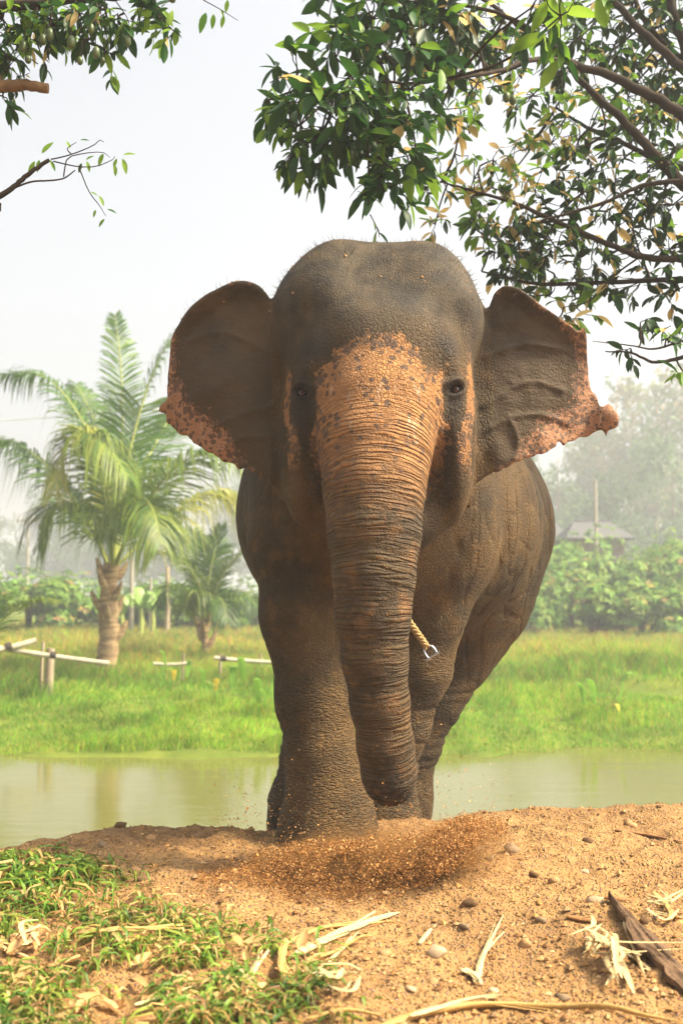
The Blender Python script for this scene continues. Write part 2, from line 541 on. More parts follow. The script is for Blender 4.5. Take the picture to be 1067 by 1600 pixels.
def poly_sd(x, z, poly):
    d = np.full(len(x), 1e9); inside = np.zeros(len(x), bool)
    n = len(poly)
    for i in range(n):
        ax, az = poly[i]; bx, bz = poly[(i + 1) % n]
        ex, ez = bx - ax, bz - az
        wx_, wz_ = x - ax, z - az
        h = np.clip((wx_ * ex + wz_ * ez) / (ex * ex + ez * ez + 1e-12), 0, 1)
        d = np.minimum(d, (wx_ - ex * h) ** 2 + (wz_ - ez * h) ** 2)
        c = ((az > z) != (bz > z)) & (x < ex * (z - az) / (ez + 1e-12 * (abs(ez) < 1e-9)) + ax)
        inside ^= c
    return np.where(inside, -np.sqrt(d), np.sqrt(d))

def px_of(x, y, z):
    """where a point of the elephant lies in the photograph's pixel units (build-time only)"""
    cy, sy = math.cos(PITCH), math.sin(PITCH)
    dep = y * cy + (z - CAM_Z) * sy
    up = -y * sy + (z - CAM_Z) * cy
    return 533.5 + F * x / dep, 800 - F * up / dep

def smooth_poly(pts, n=3):
    P = np.array(pts, float)
    out = []
    m = len(P)
    for i in range(m):
        p0, p1, p2, p3 = P[i - 1], P[i], P[(i + 1) % m], P[(i + 2) % m]
        for u in np.arange(n) / n:
            out.append(0.5 * (2 * p1 + (p2 - p0) * u + (2 * p0 - 5 * p1 + 4 * p2 - p3) * u * u + (3 * p1 - p0 - 3 * p2 + p3) * u ** 3))
    return np.array(out)

EARS = []
for pl, df in ((EAR_L, ear_depth_left), (EAR_R, ear_depth_right)):
    sp = smooth_poly(pl, 3)
    xz = np.array([(lambda q: (q[0], q[2]))(W(a, b, float(df(a, b)))) for a, b in sp])
    EARS.append((xz, df))

def ear_sd(P, k):
    xz, df = EARS[k]
    lo, hi = xz.min(0) - 0.15, xz.max(0) + 0.15
    d = np.full(len(P), 1.0, np.float32)
    m = (P[:, 0] > lo[0]) & (P[:, 0] < hi[0]) & (P[:, 2] > lo[1]) & (P[:, 2] < hi[1]) & (P[:, 1] > 4.3) & (P[:, 1] < 5.4)
    if not m.any():
        return d
    Q = P[m].astype(float)
    px = 533.5 + F * Q[:, 0] / 4.8; py = 930 - F * (Q[:, 2] - CAM_Z) / 4.8
    o = poly_sd(Q[:, 0], Q[:, 2], xz)
    y0 = df(px, py)
    # top rim rolls forward, veins and soft dents
    if k == 0:
        top = sstep(560, 470, py + (px - 262) * 0.35)
    else:
        top = sstep(570, 490, py + (930 - px) * 0.35)
    y0 = y0 - 0.075 * top * sstep(-0.075, -0.012, o)
    vein = 0
    vs = [((430, 640), (360, 660), (300, 700)), ((430, 560), (350, 520), (290, 530)), ((430, 690), (380, 690), (340, 715))] if k == 0 else \
         [((750, 680), (800, 655), (850, 650), (890, 660)), ((752, 640), (820, 600), (880, 610)), ((790, 655), (805, 690), (800, 720)), ((755, 560), (820, 540), (890, 545))]
    for ln in vs:
        pts = spline([np.array(q, float) for q in ln], 9)
        for a, b in zip(pts[:-1], pts[1:]):
            e = b - a
            h = np.clip(((px - a[0]) * e[0] + (py - a[1]) * e[1]) / e.dot(e), 0, 1)
            vein = np.maximum(vein, np.exp(-((px - a[0] - h * e[0]) ** 2 + (py - a[1] - h * e[1]) ** 2) / 18.0))
    y0 = y0 - 0.010 * vein
    y0 = y0 + 0.034 * (vnoise(px / 55, py / 55, 0, 21 + k) - 0.5) + 0.012 * (vnoise(px / 18, py / 18, 0, 23 + k) - 0.5)
    o = o + 0.016 * (vnoise(px / 9, py / 9, 0, 25 + k) - 0.5) * sstep(560, 640, py)
    th = 0.011 + 0.010 * sstep(0.0, -0.25, o)
    dd = smax(o, np.abs(Q[:, 1] - y0) * 0.86 - th, 0.012)
    d[m] = dd
    return d

def head_sd(P):
    d = smin(ell(P, W(520, 494, 4.70), (.264, .34, .262)), ell(P, W(661, 496, 4.70), (.252, .34, .262)), 0.10)
    d = smin(d, ell(P, W(534, 431, 4.70), (.13, .2, .13)), 0.14); d = smin(d, ell(P, W(658, 433, 4.70), (.13, .2, .13)), 0.14); d = smin(d, ell(P, W(597, 462, 4.72), (.30, .24, .165)), 0.10)
    d = smin(d, ell(P, W(592, 520, 4.76), (.455, .22, .22)), 0.10)
    d = smin(d, ell(P, W(592, 615, 4.66), (.385, .33, .46)), 0.14)          # face
    d = smin(d, ell(P, W(478, 700, 4.64), (.115, .23, .34)), 0.10)          # cheeks
    d = smin(d, ell(P, W(703, 695, 4.64), (.105, .23, .34)), 0.10)
    d = smin(d, ell(P, W(488, 560, 4.44), (.075, .10, .10)), 0.10)          # brow ridges
    d = smin(d, ell(P, W(700, 556, 4.44), (.075, .10, .10)), 0.10)
    d = smin(d, ell(P, W(596, 810, 4.62), (.26, .22, .17)), 0.10)           # jaw
    d = smin(d, ell(P, W(600, 540, 4.42), (.16, .12, .17)), 0.14)           # nasal bump
    # hollows: temples above the eyes, furrow between trunk root and cheek
    d = smax(d, -ell(P, W(452, 530, 4.36), (.055, .08, .13)), 0.10)
    d = smax(d, -ell(P, W(738, 525, 4.36), (.055, .08, .13)), 0.10)
    d = smax(d, -ell(P, W(594, 420, 4.30), (.10, .16, .22)), 0.12)
    d = smax(d, -ell(P, W(490, 715, 4.29), (.042, .15, .25)), 0.07)
    d = smax(d, -ell(P, W(688, 712, 4.29), (.036, .15, .25)), 0.07)
    return d

def eye_frame(k):
    return W(474, 613, 4.42) if k == 0 else W(711, 610, 4.42)
EYES = []

def body_core(P):
    d = ell(P, (.12, 5.4, 1.50), (.60, .72, .66))
    d = smin(d, ell(P, (.27, 5.95, 1.46), (.80, 1.0, .70), math.radians(15)), 0.2)
    d = smin(d, ell(P, (.56, 6.6, 1.48), (.66, .72, .74)), 0.25)
    d = smin(d, ell(P, (.47, 5.25, 1.40), (.27, .33, .46)), 0.07)
    d = smin(d, ell(P, (-.14, 5.12, 1.42), (.25, .33, .46)), 0.08)
    d = smin(d, ell(P, (.14, 4.98, 1.50), (.34, .38, .42)), 0.12)
    d = smin(d, chain(P, HR, 0.12), 0.24)
    d = smin(d, chain(P, HL, 0.10), 0.12)
    d = smin(d, chain(P, FL, 0.08), 0.08)
    d = smin(d, chain(P, FR, 0.08), 0.07)
    d = smin(d, chain(P, TAIL, 0.05), 0.06)
    return d

def folds(P):
    """loose skin: shallow folds over chest, shoulder and legs"""
    x, y, z = P[:, 0].astype(float), P[:, 1].astype(float), P[:, 2].astype(float)
    low = 1 - sstep(.25, .8, z)
    bodyw = sstep(4.7, 4.95, y)
    f = 0.010 * (vnoise(x * 3 + z * 1.2, y * 2.5, z * 1.4, 41) - 0.5)
    wx_ = x + .06 * (vnoise(x * 4, y * 4, z * 4, 44) - .5); wz_ = z + .05 * (vnoise(x * 5, y * 5, z * 3, 45) - .5)
    # creases follow the contour lines of stretched noise: level on the legs, hanging on flank and shoulder
    n1 = vnoise(wx_ * 3.0, y * 3, wz_ * 15, 42); n2 = vnoise(wx_ * 12, y * 7, wz_ * 2.0, 43); n3 = vnoise(wx_ * 5 + z * 3, y * 4, wz_ * 6 - x * 4, 46)
    f = f + low * bodyw * (0.012 * (n1 - .5) + 0.007 * np.exp(-((n1 - .5) / .05) ** 2))
    f = f + (1 - low) * bodyw * (0.014 * (n2 - .5) + 0.006 * np.exp(-((n2 - .5) / .05) ** 2) + 0.005 * np.exp(-((n3 - .5) / .04) ** 2))
    # knee, wrist and ankle folds
    for zk, dp in ((.50, .008), (.455, .007), (.24, .008), (.185, .009), (.13, .008), (.08, .008)):
        q = (z - zk - .05 * (vnoise(x * 5, y * 5, zk * 9, 47) - .5)) / .011
        f = f + dp * bodyw * np.exp(-q * q) * vnoise(x * 7, y * 7, zk * 31, 48) * 1.4
    return f

def elephant_sd(P, detail=True):
    P = P.astype(np.float32)
    b = body_core(P)
    h = head_sd(P)
    h = smin(h, chain(P, TRUNK, 0.05), 0.085)
    d = smin(b, h, 0.05)
    e = np.minimum(ear_sd(P, 0), ear_sd(P, 1))
    d = smin(d, e, 0.035)
    for c, n in EYES:                       # eye sockets and lids
        q = P - c.astype(np.float32)
        r = np.linalg.norm(q * np.float32((1.0, 1.0, 1.0)), axis=1)
        m = r < 0.16
        if m.any():
            qq = q[m]
            sg = -1.0 if c[0] < 0 else 1.0
            ex_ = qq[:, 0] * .92 + sg * qq[:, 2] * .38; ez_ = qq[:, 2] * .92 - sg * qq[:, 0] * .38
            rr = np.sqrt((ex_ * .62) ** 2 + (ez_ * .95 - .002) ** 2)
            lid = 0.012 * np.exp(-((rr - 0.026) / 0.010) ** 2) + 0.006 * np.exp(-((rr - 0.048) / 0.008) ** 2) + 0.005 * np.exp(-((rr - 0.066) / 0.007) ** 2) + 0.004 * np.exp(-((rr - 0.083) / 0.007) ** 2) - 0.020 * np.exp(-(rr / 0.017) ** 2)
            lid = lid + 0.017 * np.exp(-(((ez_ - .026) / .013) ** 2 + (ex_ / .045) ** 2)) + 0.008 * np.exp(-(((ez_ + .030) / .010) ** 2 + (ex_ / .04) ** 2))
            d[m] -= lid
    return d + folds(P).astype(np.float32) if detail else d

# find where the skin is in front of each eye
for k in (0, 1):
    c = eye_frame(k)
    ys = np.arange(4.1, 4.8, 0.002)
    px, py = (472, 613) if k == 0 else (711, 608)
    pts = np.array([W(px, py, y_) for y_ in ys])
    dd = elephant_sd(pts)
    i = int(np.argmax(dd < 0))
    EYES.append((pts[i], None))

def surface_nets(fn, lo, hi, h, B=4):
    lo = np.array(lo, float); hi = np.array(hi, float)
    n = (np.ceil((hi - lo) / (h * B)).astype(int))
    cg = np.stack(np.meshgrid(*[lo[i] + (np.arange(n[i]) * B + (B - 1) / 2) * h for i in range(3)], indexing='ij'), -1)
    cd = fn(cg.reshape(-1, 3)).reshape(n)
    act = np.argwhere(np.abs(cd) < h * B * 1.25 + 0.012)
    D = np.repeat(np.repeat(np.repeat(cd.astype(np.float32), B, 0), B, 1), B, 2)
    off = np.stack(np.meshgrid(*[np.arange(B)] * 3, indexing='ij'), -1).reshape(-1, 3)
    for s in range(0, len(act), 6000):
        a = act[s:s + 6000]
        ii = (a[:, None, :] * B + off[None]).reshape(-1, 3)
        D[ii[:, 0], ii[:, 1], ii[:, 2]] = fn(lo + ii * h)
    S = D < 0
    c000 = S[:-1, :-1, :-1]
    anyd = np.zeros(c000.shape, bool)
    for dx in (0, 1):
        for dy in (0, 1):
            for dz in (0, 1):
                anyd |= S[dx:S.shape[0] - 1 + dx, dy:S.shape[1] - 1 + dy, dz:S.shape[2] - 1 + dz] != c000
    cells = np.argwhere(anyd)
    vid = np.full(c000.shape, -1, np.int32)
    vid[cells[:, 0], cells[:, 1], cells[:, 2]] = np.arange(len(cells))
    acc = np.zeros((len(cells), 3)); cnt = np.zeros(len(cells))
    corners = [(i, j, k) for i in (0, 1) for j in (0, 1) for k in (0, 1)]
    val = {c: D[cells[:, 0] + c[0], cells[:, 1] + c[1], cells[:, 2] + c[2]] for c in corners}
    for a in corners:
        for ax in range(3):
            if a[ax] == 0:
                b = list(a); b[ax] = 1; b = tuple(b)
                va, vb = val[a], val[b]
                m = (va < 0) != (vb < 0)
                t_ = np.where(m, va / np.where(m, va - vb, 1), 0)
                p = np.array(a, float)[None] + np.outer(t_, np.eye(3)[ax])
                acc[m] += p[m]; cnt[m] += 1
    verts = lo + (cells + acc / cnt[:, None]) * h
    quads = []
    for ax in range(3):
        o1, o2 = [(1, 2), (2, 0), (0, 1)][ax]
        sl0 = [slice(1, -1)] * 3; sl1 = [slice(1, -1)] * 3
        sl0[ax] = slice(0, -1); sl1[ax] = slice(1, None)
        A = S[tuple(sl0)]; Bv = S[tuple(sl1)]
        e = np.argwhere(A != Bv)
        st = np.ones(3, int); st[ax] = 0
        g = e + st
        inside = S[g[:, 0], g[:, 1], g[:, 2]]
        def cell(da, db):
            q = g.copy(); q[:, o1] -= da; q[:, o2] -= db
            return vid[q[:, 0], q[:, 1], q[:, 2]]
        q = np.stack([cell(1, 1), cell(0, 1), cell(0, 0), cell(1, 0)], 1)
        q[~inside] = q[~inside][:, ::-1]
        ok = (q >= 0).all(1)
        quads.append(q[ok])
    return verts, np.concatenate(quads)

def grad(fn, P, e=0.004):
    g = np.zeros_like(P)
    for s in ((1, -1, -1), (-1, -1, 1), (-1, 1, -1), (1, 1, 1)):
        s = np.array(s, float)
        g += s * fn(P + s * e)[:, None]
    return g / (4 * e)

EV, EQ = surface_nets(lambda P: elephant_sd(P, False), (-1.05, 3.95, -.5), (1.5, 7.55, 2.72), 0.0105)
for it in range(2):
    g_ = grad(lambda P: elephant_sd(P, False), EV)
    dd = elephant_sd(EV)
    gn = np.linalg.norm(g_, axis=1)
    stp = np.clip(dd / np.maximum(gn, 0.4), -0.006, 0.006)
    EV = EV - g_ / np.maximum(gn, 0.05)[:, None] * stp[:, None]

# --- skin attributes
def polyline_param(P, pts):
    best = np.full(len(P), 1e9); s = np.zeros(len(P)); acc = 0
    for (a, ra), (b, rb) in zip(pts[:-1], pts[1:]):
        ab = b - a; L = np.linalg.norm(ab)
        h0 = ((P - a) @ ab) / (L * L); h = np.clip(h0, 0, 1)
        d = np.linalg.norm(P - a - h[:, None] * ab, axis=1) - (ra + (rb - ra) * h)
        m = d < best
        best[m] = d[m]; s[m] = (acc + h0.clip(-.3, 1.3) * L)[m]
        acc += L
    return s, best
# smooth arclength along the trunk: blend of segment projections
def trunk_param(P):
    num = np.zeros(len(P)); den = np.zeros(len(P)); acc = 0; best = np.full(len(P), 1e9)
    for (a, ra), (b, rb) in zip(TRUNK[:-1], TRUNK[1:]):
        ab = b - a; L = np.linalg.norm(ab)
        h0 = ((P - a) @ ab) / (L * L); h = np.clip(h0, 0, 1)
        d = np.linalg.norm(P - a - h[:, None] * ab, axis=1)
        wgt = np.exp(-((h0 - 0.5) * L / 0.07) ** 2)
        num += wgt * (acc + h0 * L); den += wgt
        best = np.minimum(best, d - (ra + (rb - ra) * h))
        acc += L
    return num / np.maximum(den, 1e-9), best

ts, td = trunk_param(EV)
PX = 533.5 + F * EV[:, 0] / 4.42
PY = 930 - F * (EV[:, 2] - CAM_Z) / 4.42
trunk_w = (1 - sstep(0.015, 0.07, td)) * sstep(585, 700, PY) * (EV[:, 1] < 4.75)
FACE = smooth_poly([(466, 586), (490, 580), (513, 572), (524, 555), (560, 540), (608, 533), (640, 545), (652, 572), (676, 590), (700, 580), (726, 572), (732, 588),
        (716, 612), (706, 650), (698, 700), (682, 745), (664, 780), (650, 800), (575, 790), (512, 770), (498, 720), (484, 660), (478, 615)], 3)
fd = -poly_sd(PX, PY, FACE) / 26.0
front = (EV[:, 1] < 4.75).astype(float)
# below the bridge the freckling thins out along the trunk
down = sstep(640, 1000, PY)
trunk_pink = trunk_w * (0.95 - 0.75 * sstep(640, 900, PY)) - 0.30 + 0.25 * np.exp(-(((PX - 640) / 26) ** 2)) * sstep(1030, 1110, PY) * trunk_w
fd = np.maximum(np.clip(fd, -2, 1.6), np.where(trunk_w > 0.05, np.clip(trunk_pink, -1, 0.6), -2))
# orange streaks beside the eyes
for cx, cy, rx, ry, a in ((739, 605, 9, 60, 1.9), (730, 690, 13, 50, 0.9), (450, 615, 8, 50, 1.3), (458, 680, 9, 45, 0.8)):
    fd = np.maximum(fd, a * (1.0 - np.hypot((PX - cx) / rx, (PY - cy) / ry)).clip(-1.5, 1))
eye_dark = np.maximum(np.exp(-(((PX - 472) / 21) ** 2 + ((PY - 626) / 44) ** 2) ** 2), np.exp(-(((PX - 711) / 18) ** 2 + ((PY - 618) / 38) ** 2) ** 2))
fd = np.where(eye_dark > 0.05, fd - 2.4 * eye_dark, fd)
fd = np.where(EV[:, 1] < 4.68, fd, -2.0)
# ears
EPX = 533.5 + F * EV[:, 0] / 4.82
EPY = 930 - F * (EV[:, 2] - CAM_Z) / 4.82
earL = (EPX < 425) & (EV[:, 2] > 1.48) & (EV[:, 1] < 5.15) & (EPY < 800)
earR = (EPX > 765) & (EV[:, 2] > 1.46) & (EV[:, 1] < 5.15) & (EPY < 770)
ear_m = np.zeros(len(EV))
for k, mm in ((0, earL), (1, earR)):
    mm = mm & (np.abs(ear_sd(EV, k)) < 0.02)
    o = -poly_sd(EV[mm, 0], EV[mm, 2], EARS[k][0])
    ex, ey = EPX[mm], EPY[mm]
    if k == 0:
        band = np.interp(ey, [470, 540, 600, 640, 690, 740], [-.03, .03, .08, .13, .13, .02]) * sstep(430, 330, ex)
    else:
        band = np.interp(ey, [480, 520, 580, 640, 690, 730], [-.02, .03, .06, .14, .11, .03]) * sstep(745, 850, ex)
    v = (band - o) / 0.055
    fd[mm] = np.clip(v, -2, 1.3)
    ear_m[mm] = 1
cool = np.clip(sstep(560, 470, PY) * front + 0.45 * ear_m, 0, 1)
blot = np.zeros(len(EV))
for cx, cy, rx, ry, a in ((487, 545, 34, 36, 1.0), (697, 545, 34, 30, .9), (560, 505, 60, 18, .5), (650, 470, 50, 26, .55), (500, 465, 36, 40, .6), (455, 500, 22, 60, .7), (745, 520, 18, 60, .7), (720, 455, 25, 30, .5)):
    blot = np.maximum(blot, a * np.exp(-(((PX - cx) / rx) ** 2 + ((PY - cy) / ry) ** 2)))
blot = blot * (EV[:, 1] < 4.8) * (1 - ear_m)
fade = np.clip(1.0 - 0.86 * sstep(655, 850, PY) * (1 - ear_m), 0, 1)
leg_w = (1 - sstep(.55, .95, EV[:, 2])) * (EV[:, 1] > 4.6)

def build_skin():
    t = NT('elephant_skin')
    p = t.obj()
    aS = t.attr('trunk_s').outputs['Fac']; aW = t.attr('trunk_w').outputs['Fac']
    aD = t.attr('depig').outputs['Fac']; aC = t.attr('cool').outputs['Fac']; aL = t.attr('leg_w').outputs['Fac']; aE = t.attr('ear').outputs['Fac']
    sx = t.node('ShaderNodeSeparateXYZ', {0: p})
    # --- trunk rings: long cells stretched round the trunk
    ring_n = t.noise(p, 9.0, 2, 0.5)
    sv = t.math('ADD', aS, t.math('MULTIPLY', t.math('SUBTRACT', ring_n, 0.5), 0.022))
    tv = t.node('ShaderNodeCombineXYZ', {0: t.math('MULTIPLY', sx.outputs[0], 4.6), 1: t.math('MULTIPLY', sv, 60.0), 2: t.math('MULTIPLY', sx.outputs[1], 2.0)}).outputs[0]
    rv = t.node('ShaderNodeTexVoronoi', {'Vector': tv, 'Scale': 1.0, 'Randomness': 0.75}, feature='DISTANCE_TO_EDGE').outputs['Distance']
    tv2 = t.node('ShaderNodeCombineXYZ', {0: t.math('MULTIPLY', sx.outputs[0], 16.0), 1: t.math('MULTIPLY', sv, 105.0), 2: 0.0}).outputs[0]
    rn = t.noise(tv2, 1.0, 3, 0.6)
    ring = t.ramp(rv, 0.0, 0.26)
    ring = t.math('ADD', ring, t.math('MULTIPLY', rn, 0.55))
    crease_t = t.ramp(rv, 0.02, 0.16, 1.0, 0.0)
    # --- body skin: small wrinkle cells, drawn out sideways on the legs
    wob = t.noise(p, 5.0, 3, 0.6)
    pw = t.node('ShaderNodeVectorMath', {0: p, 1: t.node('ShaderNodeVectorMath', {0: t.node('ShaderNodeTexNoise', {'Vector': p, 'Scale': 7.0, 'Detail': 2.0}).outputs['Color'], 3: 0.05}, operation='SCALE').outputs[0]}, operation='ADD').outputs[0]
    cell = t.node('ShaderNodeTexVoronoi', {'Vector': t.map(pw, (88, 88, 50)), 'Scale': 1.0}, feature='DISTANCE_TO_EDGE').outputs['Distance']
    cell2 = t.node('ShaderNodeTexVoronoi', {'Vector': t.map(pw, (24, 24, 88)), 'Scale': 1.0}, feature='DISTANCE_TO_EDGE').outputs['Distance']
    fine = t.noise(p, 160.0, 3, 0.65)
    streak = t.noise(t.map(pw, (55, 40, 9)), 1.0, 3, 0.6)
    hb = t.math('ADD', t.math('MULTIPLY', t.ramp(cell, 0.0, 0.22), 0.55), t.math('MULTIPLY', streak, 0.9))
    hl = t.math('ADD', t.math('MULTIPLY', t.ramp(cell2, 0.0, 0.25), 0.8), t.math('MULTIPLY', t.ramp(cell, 0.0, 0.2), 0.35))
    mixf = lambda f, a, b: t.node('ShaderNodeMix', {0: f, 2: a, 3: b}).outputs[0]
    h = mixf(aL, hb, hl)
    h = mixf(aC, h, t.math('MULTIPLY', h, 0.32))
    h = mixf(aE, h, t.math('ADD', t.math('MULTIPLY', h, 0.3), t.math('MULTIPLY', t.noise(t.map(pw, (26, 26, 60), (0, .5, 0)), 1.0, 4, .6), 0.9)))
    h = t.math('ADD', h, t.math('MULTIPLY', fine, 0.35))
    h = mixf(aW, h, t.math('ADD', t.math('MULTIPLY', ring, 1.25), t.math('ADD', t.math('MULTIPLY', fine, 0.3), t.math('MULTIPLY', t.ramp(cell, 0.0, 0.2), 0.35))))
    # --- pigment
    n_big = t.noise(p, 2.3, 4, 0.6)
    n_mid = t.noise(p, 11.0, 4, 0.6)
    n_small = t.noise(p, 45.0, 3, 0.6)
    brown = t.mix(t.ramp(n_big, 0.35, 0.65), lin(96, 73, 38), lin(60, 47, 26))
    brown = t.mix(t.math('MULTIPLY', t.ramp(n_mid, 0.5, 0.75), 0.5), brown, lin(124, 93, 48))
    grey = t.mix(t.ramp(n_mid, 0.35, 0.65), lin(78, 68, 52), lin(52, 46, 37))
    grey = t.mix(t.math('MULTIPLY', t.ramp(n_big, 0.45, 0.65), 0.7), grey, lin(98, 80, 54))
    c = t.mix(aC, brown, grey)
    c = t.mix(t.math('MULTIPLY', t.attr('blot').outputs['Fac'], t.ramp(n_mid, 0.25, 0.6, 0.35, 0.95)), c, lin(46, 42, 38))
    c = t.mix(t.math('MULTIPLY', aE, t.ramp(n_big, 0.3, 0.65, 0.75, 0.35)), c, lin(58, 45, 32))
    # rust dust on the trunk ridges
    c = t.mix(t.math('MULTIPLY', aW, t.ramp(n_mid, 0.48, 0.72, 0.0, 0.38)), c, lin(118, 80, 44))
    d = t.math('ADD', aD, t.math('ADD', t.math('MULTIPLY', t.math('SUBTRACT', n_mid, 0.5), 2.6), t.math('MULTIPLY', t.math('SUBTRACT', n_small, 0.5), 2.2)))
    pink = t.math('MULTIPLY', t.ramp(d, -0.16, 0.26), t.attr('fade').outputs['Fac'])
    oc = t.mix(t.ramp(n_mid, 0.3, 0.7), lin(172, 122, 70), lin(144, 100, 58))
    oc = t.mix(t.ramp(n_big, 0.45, 0.7), oc, lin(158, 114, 72))
    oc = t.mix(aE, oc, t.mix(n_mid, lin(166, 122, 90), lin(134, 95, 67)))
    pale = t.noise(t.map(p, (34, 12, 9), (0, 0.35, 0)), 1.0, 3, 0.6)
    oc = t.mix(t.math('MULTIPLY', t.ramp(pale, 0.6, 0.8), t.ramp(aD, 0.5, 1.3)), oc, lin(196, 170, 142))
    c = t.mix(pink, c, oc)
    vs = t.node('ShaderNodeTexVoronoi', {'Vector': pw, 'Scale': t.math('ADD', 27.0, t.math('MULTIPLY', aE, 14.0)), 'Randomness': 1.0})
    thr = t.math('ADD', t.ramp(d, 0.1, 1.8, 0.62, 0.30), t.math('MULTIPLY', aE, 0.08))
    rnd = t.node('ShaderNodeSeparateColor', {0: vs.outputs['Color']}).outputs[0]
    thr = t.math('MULTIPLY', thr, t.ramp(rnd, 0.0, 1.0, 0.45, 1.15, False))
    net = t.node('ShaderNodeTexVoronoi', {'Vector': pw, 'Scale': 26.0}, feature='DISTANCE_TO_EDGE').outputs['Distance']
    netm = t.math('MULTIPLY', t.math('MULTIPLY', t.ramp(net, 0.02, 0.10, 1.0, 0.0), aE), t.ramp(n_small, 0.35, 0.6))
    c = t.mix(t.math('MULTIPLY', t.math('MULTIPLY', netm, pink), t.ramp(d, 0.2, 1.4, 0.9, 0.15)), c, lin(70, 52, 42))
    spot = t.math('MULTIPLY', t.ramp(t.math('SUBTRACT', vs.outputs['Distance'], thr), -0.07, 0.07, 1.0, 0.0), pink)
    c = t.mix(t.math('MULTIPLY', spot, 0.9), c, lin(84, 66, 54))
    c = t.mix(t.math('MULTIPLY', t.attr('eye_dark').outputs['Fac'], 0.9), c, lin(42, 34, 28))
    # dark dirt kept in the creases
    dirt = mixf(aW, t.math('MULTIPLY', t.ramp(cell, 0.0, 0.14, 0.45, 0.0), t.math('SUBTRACT', 1.0, aC)), t.math('MULTIPLY', crease_t, 0.42))
    c = t.mix(dirt, c, lin(48, 37, 28))
    bm = t.bump(h, 1.0, 0.0095)
    pr = t.principled(c, 0.78, bm, 0.28)
    return t.finish(pr)

skin = build_skin()
ebase = V(0.2, 5.6, 0.0)
elephant = empty('elephant', ebase, 'large brown Asian elephant with freckled orange forehead walking towards the viewer', 'elephant')
body_me = raw_mesh('elephant_body', EV - ebase, EQ, [skin], attrs={
    'trunk_s': ts, 'trunk_w': trunk_w, 'depig': fd, 'cool': cool, 'leg_w': leg_w, 'ear': ear_m, 'fade': fade, 'blot': blot, 'eye_dark': eye_dark * (EV[:, 1] < 4.68)})
body = link('body', body_me, elephant)

t = NT('eyeball')
tc = t.obj()
sep = t.node('ShaderNodeSeparateXYZ', {0: tc})
rr = t.math('SQRT', t.math('ADD', t.math('POWER', sep.outputs[0], 2.0), t.math('POWER', sep.outputs[2], 2.0)))
c = t.mix(t.ramp(rr, 0.005, 0.0065), (0.004, 0.003, 0.003, 1), t.mix(t.ramp(rr, 0.011, 0.014), lin(80, 48, 24), lin(26, 20, 17)))
eye_mat = t.finish(t.principled(c, 0.22, None, 0.35))
import bmesh
def uv_ball(r, seg=20, rings=14):
    bm = bmesh.new(); bmesh.ops.create_uvsphere(bm, u_segments=seg, v_segments=rings, radius=r)
    me = bpy.data.meshes.new('eye'); bm.to_mesh(me); bm.free()
    for p_ in me.polygons: p_.use_smooth = True
    return me
eye_me = uv_ball(0.0235); eye_me.materials.append(eye_mat)
for k in (0, 1):
    c = EYES[k][0]
    o = link('eye', eye_me, elephant, c + V(0, 0.0235, 0) - ebase)

# sparse bristles on the crown of the head
mb = MB()
dirs = []
head_top = np.where((EV[:, 2] > 2.28) & (EV[:, 1] < 4.95))[0]
sel = rng.choice(head_top, 900)
nrm = grad(lambda P: elephant_sd(P, False), EV[sel]); nrm /= np.linalg.norm(nrm, axis=1)[:, None]
vv = []; ff = []
for i, (p_, n_) in enumerate(zip(EV[sel] - ebase, nrm)):
    L = rng.uniform(.015, .05); d_ = n_ + rng.normal(0, .3, 3); d_ /= np.linalg.norm(d_)
    s_ = np.cross(d_, (0, 1, 0)); s_ = s_ / (np.linalg.norm(s_) + 1e-9) * 0.0006
    vv += [p_ - s_, p_ + s_, p_ + d_ * L]; ff.append((3 * i, 3 * i + 1, 3 * i + 2))
hair_mat = plain('bristle', lin(70, 58, 46), 0.6)
hair = link('hair', raw_mesh('hair', vv, np.array(ff), [hair_mat]), elephant)

# ------------------------------------------------------------------ far vegetation
def rot_to(d, up=(0, 0, 1)):
    d = np.asarray(d, float); d = d / (np.linalg.norm(d) + 1e-9)
    s = np.cross(d, up); ln = np.linalg.norm(s)
    s = s / ln if ln > 1e-4 else V(1, 0, 0)
    n = np.cross(s, d)
    return d, s, n

foliage_mat = leaf_mat('foliage', None, None, 0.4, 0.55, use_attr=True, spec=0.15)
bark_mat = plain('tree_bark', lin(112, 92, 72), 0.9, 0.4, 6, 0.6, 0.02, 0.1, (3, 3, 0.6))
palebark_mat = plain('pale_bark', lin(168, 150, 126), 0.9, 0.3, 5, 0.5, 0.02, 0.1, (3, 3, 0.6))

def leaf_quads(pos, dirs, nrm, L, Wd, cols):
    """many 2-triangle folded leaves; arrays in, verts/faces/cols out"""
    d = dirs / (np.linalg.norm(dirs, axis=1)[:, None] + 1e-9)
    s = np.cross(d, nrm); s /= np.linalg.norm(s, axis=1)[:, None] + 1e-9
    n = np.cross(s, d)
    L = L[:, None]; Wd = Wd[:, None]
    a = pos; b = pos + d * L * 0.45 + s * Wd - n * Wd * 0.3; c = pos + d * L - n * L * 0.12; e = pos + d * L * 0.45 - s * Wd - n * Wd * 0.3
    vs = np.stack([a, b, c, e], 1).reshape(-1, 3)
    i = np.arange(len(pos))[:, None] * 4
    fs = np.concatenate([i + np.array([[0, 1, 2]]), i + np.array([[0, 2, 3]])])
    return vs, fs, np.repeat(cols, 4, 0)

def pal(cols, n, r):
    c = np.array([lin(*q)[:3] for q in cols])
    k = r.integers(0, len(c), n)
    return c[k] * r.uniform(0.8, 1.2, (n, 1))

